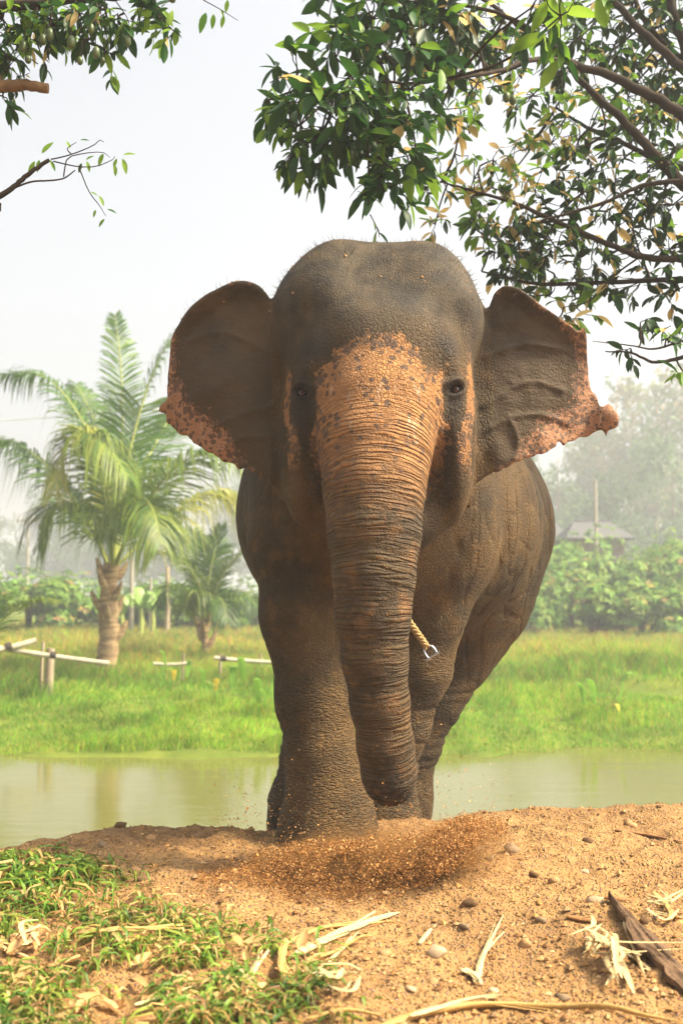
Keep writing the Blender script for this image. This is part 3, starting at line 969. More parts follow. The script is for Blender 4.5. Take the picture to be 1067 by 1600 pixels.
GREENS = [(96, 134, 52), (112, 148, 58), (84, 120, 50), (128, 156, 66), (120, 140, 60)]
def bush_crown(seed, R=1.7, H=2.6, nros=520, flush=0.16, leafL=0.23):
    r = np.random.default_rng(seed)
    # lumpy mound made of several overlapping lobes
    lobes = [(V(0, 0, H * .5), R * .8, H * .5)]
    for k in range(9):
        a = r.uniform(0, 6.28); q = r.uniform(.35, .75)
        rr = r.uniform(.3, .5) * R
        lobes.append((V(math.cos(a) * R * q, math.sin(a) * R * q, r.uniform(.2, .8) * H * (1.1 - q * .5)), rr, rr * r.uniform(.7, 1.0)))
    P = []; N = []
    while len(P) < nros:
        c, a, b = lobes[r.integers(len(lobes))]
        d = r.normal(0, 1, 3); d /= np.linalg.norm(d)
        if d[2] < -0.35: continue
        rad = r.uniform(.72, 1.04)
        p = c + d * V(a, a, b) * rad
        if p[2] < 0.05: continue
        P.append(p); N.append(d)
    P = np.array(P); N = np.array(N)
    m = 7
    pos = np.repeat(P, m, 0)
    ax = np.repeat(N + V(0, 0, .5), m, 0)
    ax /= np.linalg.norm(ax, axis=1)[:, None]
    rd = r.normal(0, 1, pos.shape); rd -= ax * (rd * ax).sum(1)[:, None]; rd /= np.linalg.norm(rd, axis=1)[:, None]
    dirs = rd + ax * r.uniform(-.1, .7, (len(pos), 1)) + V(0, 0, -.35)
    colr = pal(GREENS, nros, r)
    fl = r.random(nros) < flush
    colr[fl] = pal([(176, 140, 92), (164, 150, 78), (180, 156, 100)], int(fl.sum()), r)
    col = np.repeat(colr, m, 0) * r.uniform(.85, 1.15, (len(pos), 1))
    L = r.uniform(.7, 1.2, len(pos)) * leafL
    return leaf_quads(pos, dirs, ax, L, L * .19, col)

def crown_mesh(name, args):
    v, f, c = args
    return raw_mesh(name, v, f, [foliage_mat], colors=c)

def stem_mesh(name, seed, H, n=4, r0=.07, spread=.6, mat=None):
    r = np.random.default_rng(seed); mb = MB()
    for k in range(n):
        a = r.uniform(0, 6.28); q = r.uniform(.2, 1) * spread
        mb.tube(spline([V(math.cos(a) * .06, math.sin(a) * .06, -.15), V(math.cos(a) * q * .4, math.sin(a) * q * .4, H * .35), V(math.cos(a) * q, math.sin(a) * q, H * .75)], 6), np.linspace(r0, r0 * .35, 6), 6)
    return mb.mesh(name, [mat or bark_mat])

bush_kinds = []
for s_ in range(5):
    bush_kinds.append((crown_mesh('bush_crown', bush_crown(100 + s_, 1.7, 2.6, 900, [.03, .09, .0, .05, .0][s_])), stem_mesh('bush_stem', 200 + s_, 2.2)))

def place_on(px, Y):
    x = (px - 533.5) / F * Y
    return V(x, Y, gz(x, Y))

def bush(px, Y, rad, h, kind, label, group):
    b = place_on(px, Y)
    e = empty('mango_bush', b, label, 'bush', group)
    e.rotation_euler = (0, 0, random.uniform(0, 6.28))
    e.scale = (rad / 1.7, rad / 1.7, h / 2.6)
    cm, sm = bush_kinds[kind]
    link('crown', cm, e); link('trunk', sm, e)

GR = 'mango bushes across the field on the right'
RB = [(772, 37.5, 1.4, 2.3, 0, 'dark green mango bush just below the elephant\'s hip, left of the thin bare pole'),
      (842, 36.5, 1.3, 2.0, 2, 'low green bush beside the thin bare pole at the field edge'),
      (925, 36, 1.6, 2.0, 3, 'rounded yellowish green bush in front of the mango row, left of the pale round one'),
      (1000, 35.5, 1.45, 1.95, 1, 'pale yellow green round bush nearest the field on the right'),
      (1080, 37, 1.5, 2.3, 2, 'dark green bush cut by the right edge at the field'),
      (812, 41, 1.6, 2.7, 1, 'tan tipped mango bush close against the elephant\'s hip'),
      (890, 40.5, 1.9, 3.3, 0, 'mango bush directly below the left end of the grey roofs'),
      (968, 41, 1.8, 2.8, 4, 'bright green mango bush in the middle of the right-hand row'),
      (1050, 41, 1.9, 3.4, 3, 'mango bush with a few tan new leaves near the right edge'),
      (865, 46, 2.1, 3.8, 4, 'tall light green mango bush hiding the lower left roof'),
      (928, 46, 2.2, 4.4, 2, 'highest light green mango bush under the grey roofs'),
      (1005, 46.5, 2.0, 3.5, 0, 'mango bush behind the row, right of the roofs below the leaning pale trunks'),
      (1068, 46, 2.2, 4.3, 1, 'tall mango bush with tan new leaves at the back by the right edge')]
for a in RB:
    bush(*a, GR)
GL = 'mango bushes across the field on the left'
LB = [(-15, 40, 1.7, 2.35, 1, 'tan tipped mango bush cut by the left edge behind the small palm frond'),
      (48, 41, 1.9, 2.5, 0, 'bright green mango bush second from the left edge'),
      (112, 40, 1.8, 2.3, 3, 'yellow green mango bush just left of the big palm trunk'),
      (172, 43, 1.8, 2.1, 2, 'mango bush directly behind the big palm trunk'),
      (255, 43, 1.9, 2.2, 4, 'mango bush behind the banana plants and thin trunks'),
      (330, 42, 1.8, 1.9, 0, 'mango bush behind the smaller palm'),
      (395, 41, 1.8, 2.1, 2, 'dark green bush between the smaller palm and the elephant')]
for a in LB:
    bush(*a, GL)

# tall trees, airy crowns
def tall_tree(seed, H, spread, ncl, leaf, cols, bare=0.25, mat=None, clr=.85):
    r = np.random.default_rng(seed); mb = MB(); tips = []
    trunk = spline([V(0, 0, -.3), V(r.normal(0, .02) * H, 0, H * .3), V(r.normal(0, .03) * H, r.normal(0, .02) * H, H * .6), V(r.normal(0, .04) * H, 0, H * .95)], 12)
    mb.tube(trunk, np.linspace(H * .018, H * .004, 12), 7)
    for k in range(14):
        t_ = r.uniform(bare, .95); i = int(t_ * 11)
        p0 = trunk[i]; a = r.uniform(0, 6.28); L = spread * r.uniform(.5, 1.0) * (1.15 - t_ * .5)
        d = V(math.cos(a), math.sin(a), r.uniform(.25, .9))
        pts = spline([p0, p0 + d * L * .5 + V(0, 0, .05 * L), p0 + d * L + V(0, 0, -.05 * L)], 6)
        mb.tube(pts, np.linspace(H * .006, H * .0018, 6), 5)
        for q in (.45, .65, .85, 1.0):
            tips.append(pts[int(q * 5)])
        for j in range(3):
            u = int(r.uniform(2, 5)); d2 = d + r.normal(0, .7, 3); e = pts[u] + d2 * L * .35
            mb.tube([pts[u], e], [H * .002, H * .001], 4); tips.append(e)
    tips = np.array(tips)
    c = tips[r.integers(0, len(tips), ncl)] + r.normal(0, spread * .14, (ncl, 3)) * V(1, 1, .8)
    m = 9
    pos = np.repeat(c, m, 0) + r.normal(0, spread * .055, (ncl * m, 3))
    dirs = r.normal(0, 1, pos.shape) + V(0, 0, -.4); nr = r.normal(0, .6, pos.shape) + V(0, 0, 1)
    col = np.repeat(pal(cols, ncl, r), m, 0) * clr
    L = r.uniform(.6, 1.3, len(pos)) * leaf
    v, f, cc = leaf_quads(pos, dirs, nr, L, L * .3, col)
    return raw_mesh('tree_crown', v, f, [foliage_mat], colors=cc), mb.mesh('tree_trunk', [mat or palebark_mat])

TT = [tall_tree(301, 14, 4.2, 420, .42, [(96, 120, 62), (82, 108, 56), (118, 126, 72), (140, 122, 80)], .35),
      tall_tree(302, 14, 5.0, 620, .42, [(84, 112, 56), (72, 100, 50), (104, 124, 64)], .22, bark_mat),
      tall_tree(303, 14, 4.4, 190, .34, [(104, 116, 70), (92, 106, 66)], .3),
      tall_tree(304, 9, 4.6, 700, .40, [(84, 112, 62), (72, 102, 56), (100, 124, 70)], .1, bark_mat)]
def tree(px, Y, h, kind, rz, label, group):
    h *= 1.5; Y *= 1.5
    b = place_on(px, Y)
    e = empty('tall_tree', b, label, 'tree', group)
    s = h / (9 if kind == 3 else 14)
    e.scale = (s, s, s); e.rotation_euler = (0, 0, rz)
    link('crown', TT[kind][0], e); link('trunk', TT[kind][1], e)
GT = 'hazy trees beyond the bushes'
for a in [(822, 72, 9.5, 2, .4, 'sparse thin-branched hazy tree against the sky just right of the elephant'),
          (872, 62, 8.5, 3, 2.2, 'dense hazy tree behind the grey roofs, left of the utility pole'),
          (912, 74, 12.5, 0, 3.4, 'hazy tree with pale leaning trunk behind the utility pole'),
          (968, 78, 17.0, 2, 5.2, 'tall feathery hazy tree right of the elephant\'s ear, with open sky in its crown'),
          (1022, 68, 14.8, 0, 1.4, 'tallest hazy tree with a straight pale trunk near the right edge'),
          (1075, 74, 15.5, 1, 2.7, 'broad hazy tree cut by the right edge'),
          (985, 56, 7.2, 3, 4.1, 'dark rounded tree right of the roofs above the mango bushes'),
          (1052, 58, 7.6, 3, .9, 'dark low tree by the right edge above the tan tipped bush'),
          (940, 66, 9.0, 1, 1.9, 'mid green hazy tree rising behind the right-hand roof'),
          (-30, 96, 8.0, 1, 2.0, 'faint hazy tree at the far left edge behind the distant pole'),
          (70, 100, 8.6, 3, 1.0, 'very faint rounded tree just right of the distant pole'),
          (240, 98, 9.5, 3, 4.0, 'faint hazy tree between the two palms'),
          (345, 92, 10.2, 1, 3.0, 'faint hazy tree above the smaller palm'),
          (420, 90, 10.5, 1, 5.0, 'faint hazy tree showing beside the elephant\'s left flank'),
          (150, 104, 8.0, 3, 2.6, 'faint far tree behind the big palm crown')]:
    tree(*a, GT)

# ------------------------------------------------------------------ houses, poles, wire
roof_mat = plain('corrugated_roof', lin(84, 84, 84), 0.8, 0.25, 3, 0.5, 0.03, 0.3, (8, 1, 1))
wall_mat = plain('plank_wall', lin(120, 106, 90), 0.85, 0.3, 5, 0.3, 0.01, 0.2, (1, 1, 4))
def house(px0, px1, yr, ye_, Y, label):
    a = at(px0, ye_, Y); b = at(px1, ye_, Y); r = at((px0 + px1) / 2, yr, Y)
    g = gz((a[0] + b[0]) / 2, Y); dep = 4.0; w_ = b[0] - a[0]
    base = V((a[0] + b[0]) / 2, Y + dep / 2, g)
    e = empty('house', base, label, 'house')
    mb = MB(); mb.box((a[0] + .4, Y + .5, g - .2), (b[0] - .4, Y + dep - .5, a[2] + .05)); part('wall', mb.mesh('house_wall', [wall_mat], False), e)
    # roof slopes towards and away from the viewer, hipped ends
    zr = r[2]; ze = a[2]
    def slope(name, p):
        m = MB(); p = np.array(p); th = V(0, 0, .06)
        n = len(p)
        m.add(np.concatenate([p, p + th]), [tuple(range(n))[::-1]] if n == 4 else [(2, 1, 0)])
        m.add(p + th, [tuple(range(n))])
        for i in range(n):
            j = (i + 1) % n
            m.add([p[i], p[j], p[j] + th, p[i] + th], [(0, 1, 2, 3)])
        part(name, m.mesh(name, [roof_mat], False), e)
    hx = w_ * .24
    x0, x1 = a[0], b[0]
    slope('roof_slope', [(x0, Y, ze), (x1, Y, ze), (x1 - hx, Y + dep / 2, zr), (x0 + hx, Y + dep / 2, zr)])
    slope('roof_slope', [(x1, Y + dep, ze), (x0, Y + dep, ze), (x0 + hx, Y + dep / 2, zr), (x1 - hx, Y + dep / 2, zr)])
    slope('roof_end', [(x0, Y + dep, ze), (x0, Y, ze), (x0 + hx, Y + dep / 2, zr)])
    slope('roof_end', [(x1, Y, ze), (x1, Y + dep, ze), (x1 - hx, Y + dep / 2, zr)])
    m = MB(); m.tube([V(x0 + hx, Y + dep / 2, zr + .07), V(x1 - hx, Y + dep / 2, zr + .07)], .08, 6); part('roof_ridge', m.mesh('roof_ridge', [roof_mat]), e)
house(884, 992, 812, 842, 53, 'grey hip roofed house right behind the pale utility pole')
house(820, 894, 810, 845, 56, 'darker roofed house half hidden behind the elephant\'s hip')

post_mat = plain('weathered_post', lin(168, 158, 142), 0.9, 0.3, 5, 0.4, 0.01, 0.1, (3, 3, .5))
def pole(px, ytop, Y, r, label, arm=False, name='utility_pole', cat='pole', mat=None):
    b = place_on(px, Y); top = at(px, ytop, Y)
    e = empty(name, b, label, cat)
    m = MB(); m.tube([b - V(0, 0, .3), (b + top) / 2 + V(r * .3, 0, 0), top], [r, r * .85, r * .7], 8); part('shaft', m.mesh('pole_shaft', [mat or post_mat]), e)
    if arm:
        m = MB(); m.box((top[0] - .9, Y - .06, top[2] - .35), (top[0] + .9, Y + .06, top[2] - .2)); part('crossarm', m.mesh('crossarm', [post_mat], False), e)
        for k in (-.8, -.4, .4, .8):
            m = MB(); m.tube([top + V(k, 0, -.2), top + V(k, 0, -.05), top + V(k, 0, .02)], [.03, .05, .02], 6); part('insulator', m.mesh('insulator', [post_mat]), e)
pole(929, 750, 50, .11, 'pale utility pole standing in front of the hazy trees on the right', False)
pole(44, 808, 84, .13, 'faint distant utility pole at the far left', True)
pole(823, 915, 36, .05, 'thin bare wooden pole at the field edge right of the elephant', False, 'wooden_pole')
pole(206, 862, 38, .09, 'slender pale pole among the banana plants, nearest the big palm', False, 'wooden_pole')
pole(262, 885, 38, .10, 'slender brownish pole between the banana plants and the smaller palm', False, 'wooden_pole', 'pole', palebark_mat)
pole(236, 905, 40, .07, 'short thin pole behind the banana plants', False, 'wooden_pole')

wire_mat = plain('white_cord', lin(206, 208, 204), 0.6, 0.1)
mb = MB()
wp = [at(-120, 664, 24), at(60, 654, 23.4), at(150, 645, 23), at(255, 640, 22.8), at(560, 622, 23), at(900, 596, 24.5), at(1200, 566, 26)]
mb.tube(spline(wp, 30), np.interp(np.linspace(0, 1, 30), [0, .27, .30, .5, .6, 1], [.008, .008, .022, .022, .008, .008]), 6)
tag(link('cable', mb.mesh('cable', [wire_mat])), 'thin pale cable strung past the palm and behind the elephant', 'cable')

# ------------------------------------------------------------------ coconut palms
palm_leaf = leaf_mat('palm_leaf', None, None, 0.45, 0.45, use_attr=True, spec=0.3)
rachis_mat = plain('palm_rachis', lin(150, 158, 78), 0.6, 0.2)
ptrunk_mat = plain('palm_trunk_bark', lin(190, 162, 122), 0.95, 0.35, 4, 0.8, 0.03, 0.1, (1, 1, 5), lin(128, 104, 78))

def frond(parent, pts, L0, n, cols, seed, r0=.035, droop=.55, sides=(1, 1)):
    r = np.random.default_rng(seed)
    P = spline(pts, 40)
    mb = MB(); mb.tube(P, np.linspace(r0, r0 * .15, 40), 5)
    T = np.gradient(P, axis=0); T /= np.linalg.norm(T, axis=1)[:, None]
    vs = []; fs = []; cs = []; k = 0
    colA, colB = [np.array(lin(*c)[:3]) for c in cols]
    for i in range(n):
        u = .12 + .88 * (i + r.random() * .6) / n
        q = min(u, .999) * 39; a = int(q); p = P[a] * (1 - q + a) + P[min(a + 1, 39)] * (q - a)
        t_ = T[a]
        s = np.cross(t_, V(0, 0, 1)); ln = np.linalg.norm(s)
        s = s / ln if ln > .25 else (np.cross(t_, V(0, 1, 0)) / (np.linalg.norm(np.cross(t_, V(0, 1, 0))) + 1e-6))
        nn = np.cross(s, t_)
        L = L0 * (math.sin(math.pi * min(1, .18 + .80 * u)) ** .7 * .9 + .12) * r.uniform(.85, 1.1)
        for sg in (-1, 1):
            d = s * sg * .75 + t_ * (.45 + .35 * u) + nn * r.uniform(-.05, .22)
            d = d + r.normal(0, .06, 3); d /= np.linalg.norm(d)
            g = V(0, 0, -1) * droop * r.uniform(.6, 1.3)
            w0 = .016 * L0 + .003
            sd_ = np.cross(d, nn); sd_ /= np.linalg.norm(sd_) + 1e-9
            p1 = p + (d + g * .25) * L * .4; p2 = p + (d + g * .8) * L * .75; p3 = p + (d * .9 + g * 1.5) * L
            wv = sd_ * w0
            vs += [p - wv * .5, p + wv * .5, p1 + wv, p1 - wv, p2 + wv * .7, p2 - wv * .7, p3]
            fs += [(k, k + 1, k + 2, k + 3), (k + 3, k + 2, k + 4, k + 5)]
            c = colA + (colB - colA) * np.clip(r.normal(.4, .3), 0, 1)
            cs += [c] * 5 + [c * .8 + colB * .25] * 2
            k += 7
    fs = np.array(fs)
    tri = np.array([(j * 7 + 5, j * 7 + 4, j * 7 + 6) for j in range(k // 7)])
    me = raw_mesh('frond_leaflets', vs, [fs, tri], [palm_leaf], colors=np.array(cs))
    fo = part('frond', me, parent)
    part('rachis', mb.mesh('rachis', [rachis_mat]), fo)

G1 = ((64, 104, 36), (106, 136, 46)); G2 = ((74, 108, 36), (128, 140, 50)); G3 = ((130, 142, 58), (180, 172, 84)); G4 = ((58, 94, 36), (96, 124, 46))

def palm_trunk(parent, p0, p1, r0, r1, seed, stubs=10):
    r = np.random.default_rng(seed)
    n = 26
    P = spline([p0 - V(0, 0, .25), p0 * .66 + p1 * .34 + V(.05, 0, 0), p0 * .3 + p1 * .7 + V(-.03, 0, 0), p1], n)
    rad = np.linspace(r0, r1, n) * (1 + .07 * np.sin(np.arange(n) * 2.1)) * r.uniform(.94, 1.06, n)
    mb = MB(); mb.tube(P, rad, 14, wob=.16)
    tr = part('trunk', mb.mesh('palm_trunk', [ptrunk_mat]), parent)
    for k in range(stubs):                       # old frond bases wrapped round the trunk
        u = .35 + .62 * k / stubs; i = int(u * (n - 1)); a = k * 2.4
        d = V(math.cos(a), math.sin(a), 0); q = P[i] + d * rad[i] * .8
        m = MB(); m.tube([q, q + d * .10 + V(0, 0, .12), q + d * .2 + V(0, 0, .34)], [.09, .075, .03], 6)
        part('frond_base', m.mesh('frond_base', [ptrunk_mat]), tr)

pb = place_on(166, 21.5)
big_palm = empty('coconut_palm', pb, 'tall coconut palm with thick pale trunk left of the elephant', 'palm')
D = 21.5
ptop = at(176, 880, D)
palm_trunk(big_palm, pb, ptop, .22, .15, 5)
FR_BIG = [([(176, 880), (168, 770), (130, 660), (70, 588), (4, 584)], [0, .2, .5, .8, 1.0], .85, G4, .65),
          ([(174, 885), (130, 800), (80, 735), (20, 690), (-40, 700)], [0, .3, .5, .6, .5], .95, G4, .75),
          ([(176, 875), (186, 760), (192, 650), (188, 560), (180, 492)], [0, .4, .8, 1.2, 1.4], .62, G1, .25),
          ([(178, 875), (196, 740), (226, 620), (258, 545), (300, 505)], [0, .1, .2, .3, .4], .95, G1, .45),
          ([(180, 880), (220, 800), (270, 735), (330, 705), (392, 722)], [0, -.5, -1.0, -1.2, -1.4], .95, G2, .7),
          ([(182, 885), (240, 830), (300, 780), (350, 770), (388, 800)], [0, .5, 1., 1.2, 1.4], .85, G3, .8),
          ([(177, 890), (166, 790), (148, 705), (128, 672), (100, 700), (84, 775)], [0, -.7, -1.3, -1.6, -1.8, -2.0], .55, G3, .9),
          ([(177, 895), (172, 800), (158, 720), (140, 680), (165, 690), (200, 745)], [0, -.8, -1.4, -1.8, -2.2, -2.5], .8, G2, .8),
          ([(172, 890), (140, 820), (105, 790), (80, 800), (62, 850)], [0, -.3, -.7, -.9, -1.0], .75, G2, .8),
          ([(178, 880), (182, 780), (160, 690), (140, 640), (120, 600)], [0, .7, 1.3, 1.7, 2.0], .8, G4, .4),
          ([(180, 890), (205, 820), (222, 780), (240, 800), (252, 850)], [0, -.8, -1.5, -2.0, -2.3], .75, G2, .8),
          ([(180, 880), (210, 760), (240, 700), (262, 660), (275, 655)], [0, 1.0, 1.8, 2.4, 2.8], .85, G1, .5)]
for i, (pp, dy, L0, cc, dr) in enumerate(FR_BIG):
    frond(big_palm, [at(a, b, D + c) for (a, b), c in zip(pp, dy)], L0 * 1.4, 104, cc, 400 + i, .04, dr * .75)

def small_palm(px, py, Y, specs, label, rtr, L0, seed):
    dk = lambda cc: tuple(tuple(int(q * .84) for q in c) for c in cc)
    b = place_on(px, Y); top = at(px + 2, py, Y)
    e = empty('coconut_palm', b, label, 'palm')
    palm_trunk(e, b, top, rtr, rtr * .7, seed, 6)
    for i, (pp, dy, cc, dr) in enumerate(specs):
        frond(e, [at(a, c, Y + d) for (a, c), d in zip(pp, dy)], L0 * 1.2, 60, dk(cc), seed + i, .022, dr * .5)
small_palm(318, 965, 26, [
    ([(318, 970), (312, 915), (285, 875), (250, 862), (222, 885)], [0, -.2, -.4, -.5, -.6], G2, .8),
    ([(319, 968), (316, 905), (308, 860), (302, 828)], [0, .1, .2, .3], G1, .3),
    ([(320, 966), (328, 900), (338, 850), (346, 822)], [0, 0, .1, .2], G1, .25),
    ([(321, 968), (345, 905), (375, 865), (410, 850)], [0, -.2, -.3, -.4], G2, .6),
    ([(321, 970), (352, 930), (382, 925), (402, 950)], [0, -.4, -.8, -1], G4, .8),
    ([(317, 972), (290, 925), (265, 915), (246, 945)], [0, -.5, -.9, -1.1], G4, .8),
    ([(319, 972), (312, 935), (300, 925), (288, 955)], [0, -.8, -1.2, -1.5], G2, .9),
    ([(320, 972), (335, 935), (348, 940), (356, 972)], [0, -.8, -1.2, -1.5], G4, .9),
    ([(320, 966), (326, 880), (330, 850), (325, 838)], [0, .6, 1.0, 1.2], G1, .4)],
    'small bushy coconut palm close to the elephant\'s left flank', .10, .62, 500)
small_palm(-35, 1010, 17, [
    ([(-35, 1015), (-10, 985), (25, 950), (60, 935), (92, 938)], [0, -.2, -.4, -.5, -.6], G2, .5),
    ([(-35, 1015), (-20, 960), (0, 935), (20, 930)], [0, .3, .5, .7], G1, .4),
    ([(-35, 1015), (-60, 960), (-90, 930), (-130, 940)], [0, 0, .1, .2], G1, .6),
    ([(-35, 1015), (-50, 940), (-60, 890), (-62, 860)], [0, 0, .1, .2], G1, .3)],
    'young palm at the left edge with one frond reaching into view', .09, .42, 520)

# ------------------------------------------------------------------ banana plants
ban_leaf = leaf_mat('banana_leaf', lin(136, 170, 84), lin(156, 184, 96), .45, .4)
yel_leaf = leaf_mat('yellow_leaf', lin(214, 186, 50), lin(222, 200, 80), .45, .5)
taro_leaf = leaf_mat('taro_leaf', lin(104, 148, 50), lin(124, 160, 60), .4, .5)
def strap(pts, wid, n=9, fold=.25):
    P = spline(pts, n); T = np.gradient(P, axis=0); T /= np.linalg.norm(T, axis=1)[:, None]
    vs = []; fs = []
    for i in range(n):
        s = np.cross(T[i], V(0, 0, 1)); s /= np.linalg.norm(s) + 1e-6
        u = i / (n - 1); w_ = wid * (math.sin(math.pi * min(.97, .1 + .87 * u)) ** .6)
        nn = np.cross(s, T[i])
        vs += [P[i] - s * w_ - nn * w_ * fold, P[i], P[i] + s * w_ - nn * w_ * fold]
    for i in range(n - 1):
        a = i * 3
        fs += [(a, a + 1, a + 4, a + 3), (a + 1, a + 2, a + 5, a + 4)]
    return np.array(vs), np.array(fs)
def banana(px, Y, h, label, seed):
    r = np.random.default_rng(seed); b = place_on(px, Y)
    e = empty('banana_plant', b, label, 'plant', 'banana plants behind the palms')
    m = MB(); m.tube([V(0, 0, -.1), V(.02, 0, h * .3), V(0, 0, h * .55)], [.09, .08, .05], 8); link('stem', m.mesh('banana_stem', [rachis_mat]), e)
    for k in range(7):
        a = k * 2.4 + r.uniform(0, 1); q = r.uniform(.5, 1.0) * h * .42; up = r.uniform(.1, .45) * h
        d = V(math.cos(a), math.sin(a), 0); s0 = V(0, 0, h * .5)
        v, f = strap([s0, s0 + d * q * .4 + V(0, 0, up * .8), s0 + d * q * .8 + V(0, 0, up), s0 + d * q * 1.25 + V(0, 0, up * .55)], .17)
        link('leaf', raw_mesh('banana_leaf', v, f, [ban_leaf]), e)
banana(222, 36, 1.9, 'banana plant with spreading pale leaves right of the big palm trunk', 1)
banana(240, 37.5, 1.7, 'smaller banana plant beside the slender brownish pole', 2)
banana(192, 37, 1.5, 'low banana plant directly beside the big palm trunk', 3)

# ------------------------------------------------------------------ taro plants on the bank
def heart(L):
    n = 14; vs = [V(0, 0, 0)]
    for i in range(n):
        a = 2 * math.pi * i / n
        rr = L * (.52 + .2 * math.cos(a)) * (1 - .35 * math.exp(-((a - math.pi) / .35) ** 2))
        vs.append(V(rr * math.cos(a) + L * .15, rr * math.sin(a) * .85, -.10 * abs(math.sin(a)) * L - .08 * L * max(0, math.cos(a))))
    fs = np.array([(0, 1 + i, 1 + (i + 1) % n) for i in range(n)])
    return np.array(vs), fs
def taro(px, py, leaves, label):
    b = on_ground(px, py)
    e = empty('taro_plant', b, label, 'plant', 'taro plants on the pond bank')
    for k, (dx, dz, L, tilt, az, yel) in enumerate(leaves):
        tip = V(dx, -.08 * k, dz)
        m = MB(); m.tube(spline([V(0, 0, -.05), V(dx * .4, 0, dz * .6), tip], 6), np.linspace(.012, .006, 6), 5); link('stem', m.mesh('taro_stem', [rachis_mat]), e)
        d_ = V(math.cos(az) * .5, -.25, 0)
        if yel: v, f = strap([tip, tip + d_ * L * .35 + V(0, 0, -.05 * L), tip + d_ * L * .6 + V(0, 0, -.75 * L)], L * .2, 9, .2)
        else: v, f = strap([tip - V(0, 0, .12), tip + d_ * L * .2 + V(0, 0, L * .45), tip + d_ * L * .6 + V(0, 0, L * .75), tip + d_ * L * 1.05 + V(0, 0, L * .7)], L * .22, 9, .3)
        link('leaf', raw_mesh('taro_leaf', v, f, [yel_leaf if yel else taro_leaf]), e)
taro(418, 1118, [(-.12, .30, .34, 1.0, -1.9, 0), (.10, .36, .36, 1.1, -1.2, 0), (.0, .2, .28, .9, -2.4, 0)], 'taro plant with pale upright leaves against the elephant\'s foreleg')
taro(352, 1092, [(-.14, .32, .26, 1.2, -1.7, 1), (.12, .30, .30, 1.0, -1.3, 0), (.3, .42, .34, 1.1, -1.9, 0), (-.3, .3, .26, .9, -2.2, 0)], 'taro plant with one hanging yellow leaf left of the elephant')
taro(272, 1078, [(.0, .34, .24, 1.1, -1.6, 1), (-.12, .46, .3, .8, -2.6, 0), (.25, .34, .24, 1.0, -.9, 0)], 'small taro plant with a yellow leaf below the right bamboo rail')
taro(955, 1118, [(.05, .16, .34, .6, -.5, 1), (.10, .36, .38, .8, .2, 0), (-.28, .3, .34, .7, -2.6, 0), (-.45, .28, .3, .8, 3.0, 0)], 'taro plant with fallen yellow leaf on the right bank')

# ------------------------------------------------------------------ bamboo rails
bam_mat = plain('dry_bamboo', lin(180, 170, 146), 0.6, 0.2, 3, 0.2, 0.005, 0.3, (4, 1, 1))
tie_mat = plain('dark_binding', lin(74, 66, 56), 0.9)
def bamboo(a, b, r, label, ties=()):
    e = empty('bamboo_pole', (a + b) / 2, label, 'pole', 'bamboo rails on the far bank')
    n = 25; t_ = np.linspace(0, 1, n)[:, None]; P = a * (1 - t_) + b * t_ + V(0, 0, -.02) * np.sin(t_ * math.pi)
    rad = np.where(np.arange(n) % 4 == 0, r * 1.1, r)
    m = MB(); m.tube(P, rad, 10); part('pole', m.mesh('bamboo_pole', [bam_mat]), e)
    for u in ties:
        q = a * (1 - u) + b * u; d = (b - a) / np.linalg.norm(b - a)
        m = MB(); m.tube([q - d * .05, q, q + d * .05], [r * 1.3, r * 1.45, r * 1.3], 8, cap=False); part('binding', m.mesh('binding', [tie_mat]), e)
bamboo(at(-60, 1002, 17.7), at(171, 1037, 18), .042, 'long bamboo rail running from the left edge to the palm trunk', (.33, .62))
bamboo(at(-30, 1020, 17.55), at(57, 1001, 17.9), .05, 'short slanting bamboo pole crossing the rail at the left edge', (.5,))
bamboo(at(240, 1037, 19.6), at(300, 1036, 19.7), .03, 'short bamboo length half sunk in weeds right of the big palm')
bamboo(at(335, 1028, 19.6), at(470, 1036, 20), .036, 'bamboo rail ending behind the elephant\'s foreleg', (.1,))
def post(px, py, Y, r, label):
    b = place_on(px, Y); tp = at(px, py, Y)
    e = empty('wooden_post', b, label, 'post', 'short posts carrying the bamboo rails')
    m = MB(); m.tube([b - V(0, 0, .2), (b + tp) / 2, tp], [r, r * .95, r * .85], 9, wob=.1); part('stump', m.mesh('wooden_post', [palebark_mat]), e)
post(80, 1013, 18.15, .075, 'thick short post under the left bamboo rail')
post(68, 1003, 18.3, .03, 'thin leaning stake beside the thick post')
post(287, 1022, 19.9, .025, 'thin stake right of the big palm in the weeds')
post(345, 1022, 19.9, .03, 'stake at the end of the bamboo rail left of the elephant')
post(408, 1022, 20.2, .025, 'stake on the bamboo rail nearest the elephant')

